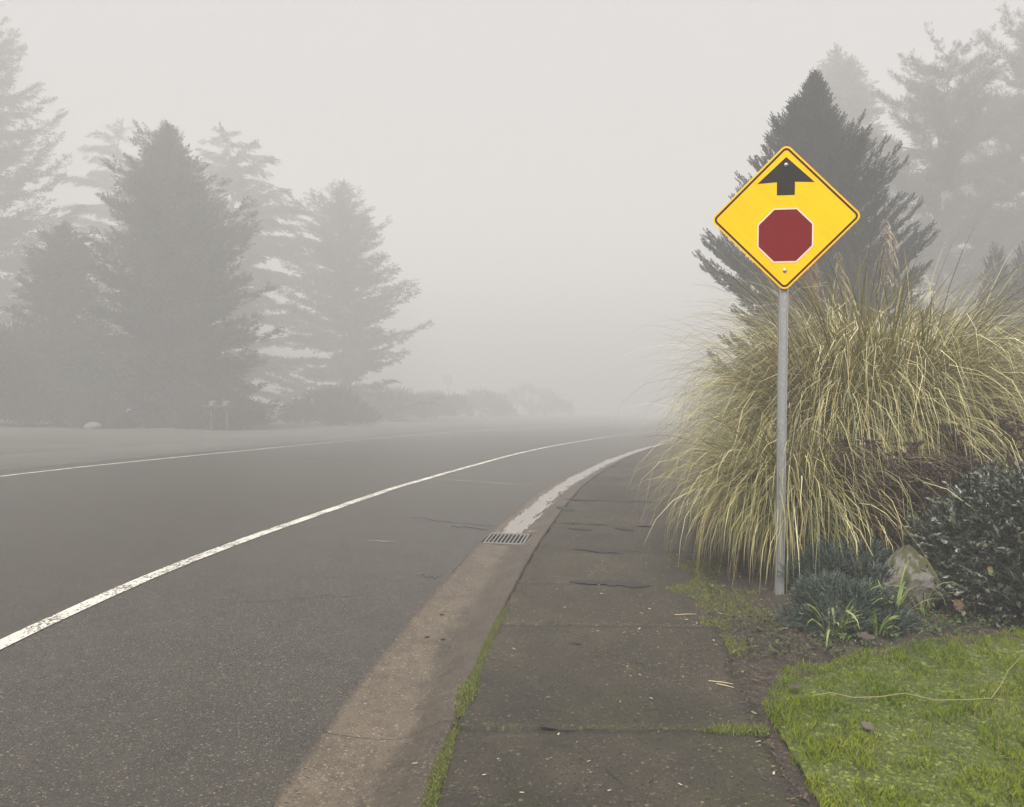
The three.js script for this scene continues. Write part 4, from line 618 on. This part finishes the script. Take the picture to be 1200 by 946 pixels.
// low hedges and bushes that close the far side
for (const [seed, x, d, sx, sy, sz, lab, c] of [
  [411, -14.15, 61.0, 3.17, 2.44, 1.71, 'low dim bush at the foot of the dense spruce', [0.04, 0.043, 0.03]], [412, -14.03, 87.84, 4.15, 3.42, 1.95, 'reddish dim bush below the rounder spruce', [0.07, 0.05, 0.04]],
  [413, -9.76, 100.04, 4.39, 3.9, 2.2, 'pale reddish bush at the bend of the road', [0.075, 0.055, 0.045]], [414, -4.88, 119.56, 5.37, 4.64, 2.44, 'faint grey-green bush beyond the bend', [0.045, 0.05, 0.036]], [415, -35.99, 50.02, 3.17, 3.42, 2.2, 'dark bush at the verge behind the big grey shrub', [0.03, 0.034, 0.025]],
  [416, -17.6, 46, 2.68, 2.07, 1.46, 'low dark bush beside the mailbox stand', [0.03, 0.034, 0.024]], [417, 3.66, 152.5, 7.32, 6.1, 3.66, 'faintest bush far down the road in the fog', [0.05, 0.05, 0.04]]]) bush({ seed, name: 'roadside_bush', label: lab, x, d, size: [sx, sy, sz], count: 2400, mounds: 22, moundR: sx * 0.3, geo: twigs.scale, twig: 0.66, color: c, out: 0.7, rise: 0.7, lumps: 1.7, group: 'bushes across the road' });
{ // mailbox stand
  const t = thing('mailbox_stand', 'pale wooden stand with two mailboxes below the dense spruce', 'mailbox stand', at(-16.1, 43, 0)), wood = M([0.05, 0.046, 0.04], 0.85), box = M([0.13, 0.128, 0.12], 0.6);
  for (const x of [-0.42, 0.42]) mesh('post', new RoundedBoxGeometry(0.11, 1.35, 0.11, 1, 0.01), wood, t).position.set(x, 0.62, 0);
  mesh('board', new RoundedBoxGeometry(1.7, 0.09, 0.3, 1, 0.01), wood, t).position.set(-0.1, 1.34, 0);
  const prof = new THREE.Shape(); prof.moveTo(-0.11, 0); prof.lineTo(0.11, 0); prof.lineTo(0.11, 0.14); prof.absarc(0, 0.14, 0.11, 0, Math.PI); prof.lineTo(-0.11, 0);
  for (const x of [-0.35, 0.4]) { const b = mesh('mailbox', new THREE.ExtrudeGeometry(prof, { depth: 0.46, bevelEnabled: true, bevelSize: 0.006, bevelThickness: 0.006, bevelSegments: 1 }), box, t); b.position.set(x, 1.392, -0.2); const fl = mesh('flag', new RoundedBoxGeometry(0.012, 0.12, 0.05, 1, 0.004), M([0.4, 0.06, 0.04], 0.5), b); fl.position.set(0.125, 0.16, 0.36); }
}
{ // plain panel on a pole, only a grey shape in the fog
  const t = thing('street_sign', 'faint plain sign on a thin pole far down the road', 'road sign', at(-9.9, 121, 0)), grey = M([0.3, 0.3, 0.29], 0.6);
  mesh('pole', new THREE.CylinderGeometry(0.05, 0.05, 6.6, 10), grey, t).position.y = 3.3;
  mesh('panel', new RoundedBoxGeometry(1.3, 1.6, 0.03, 1, 0.012), grey, t).position.set(0, 5.8, 0.08);
}

renderer.render(scene, camera);
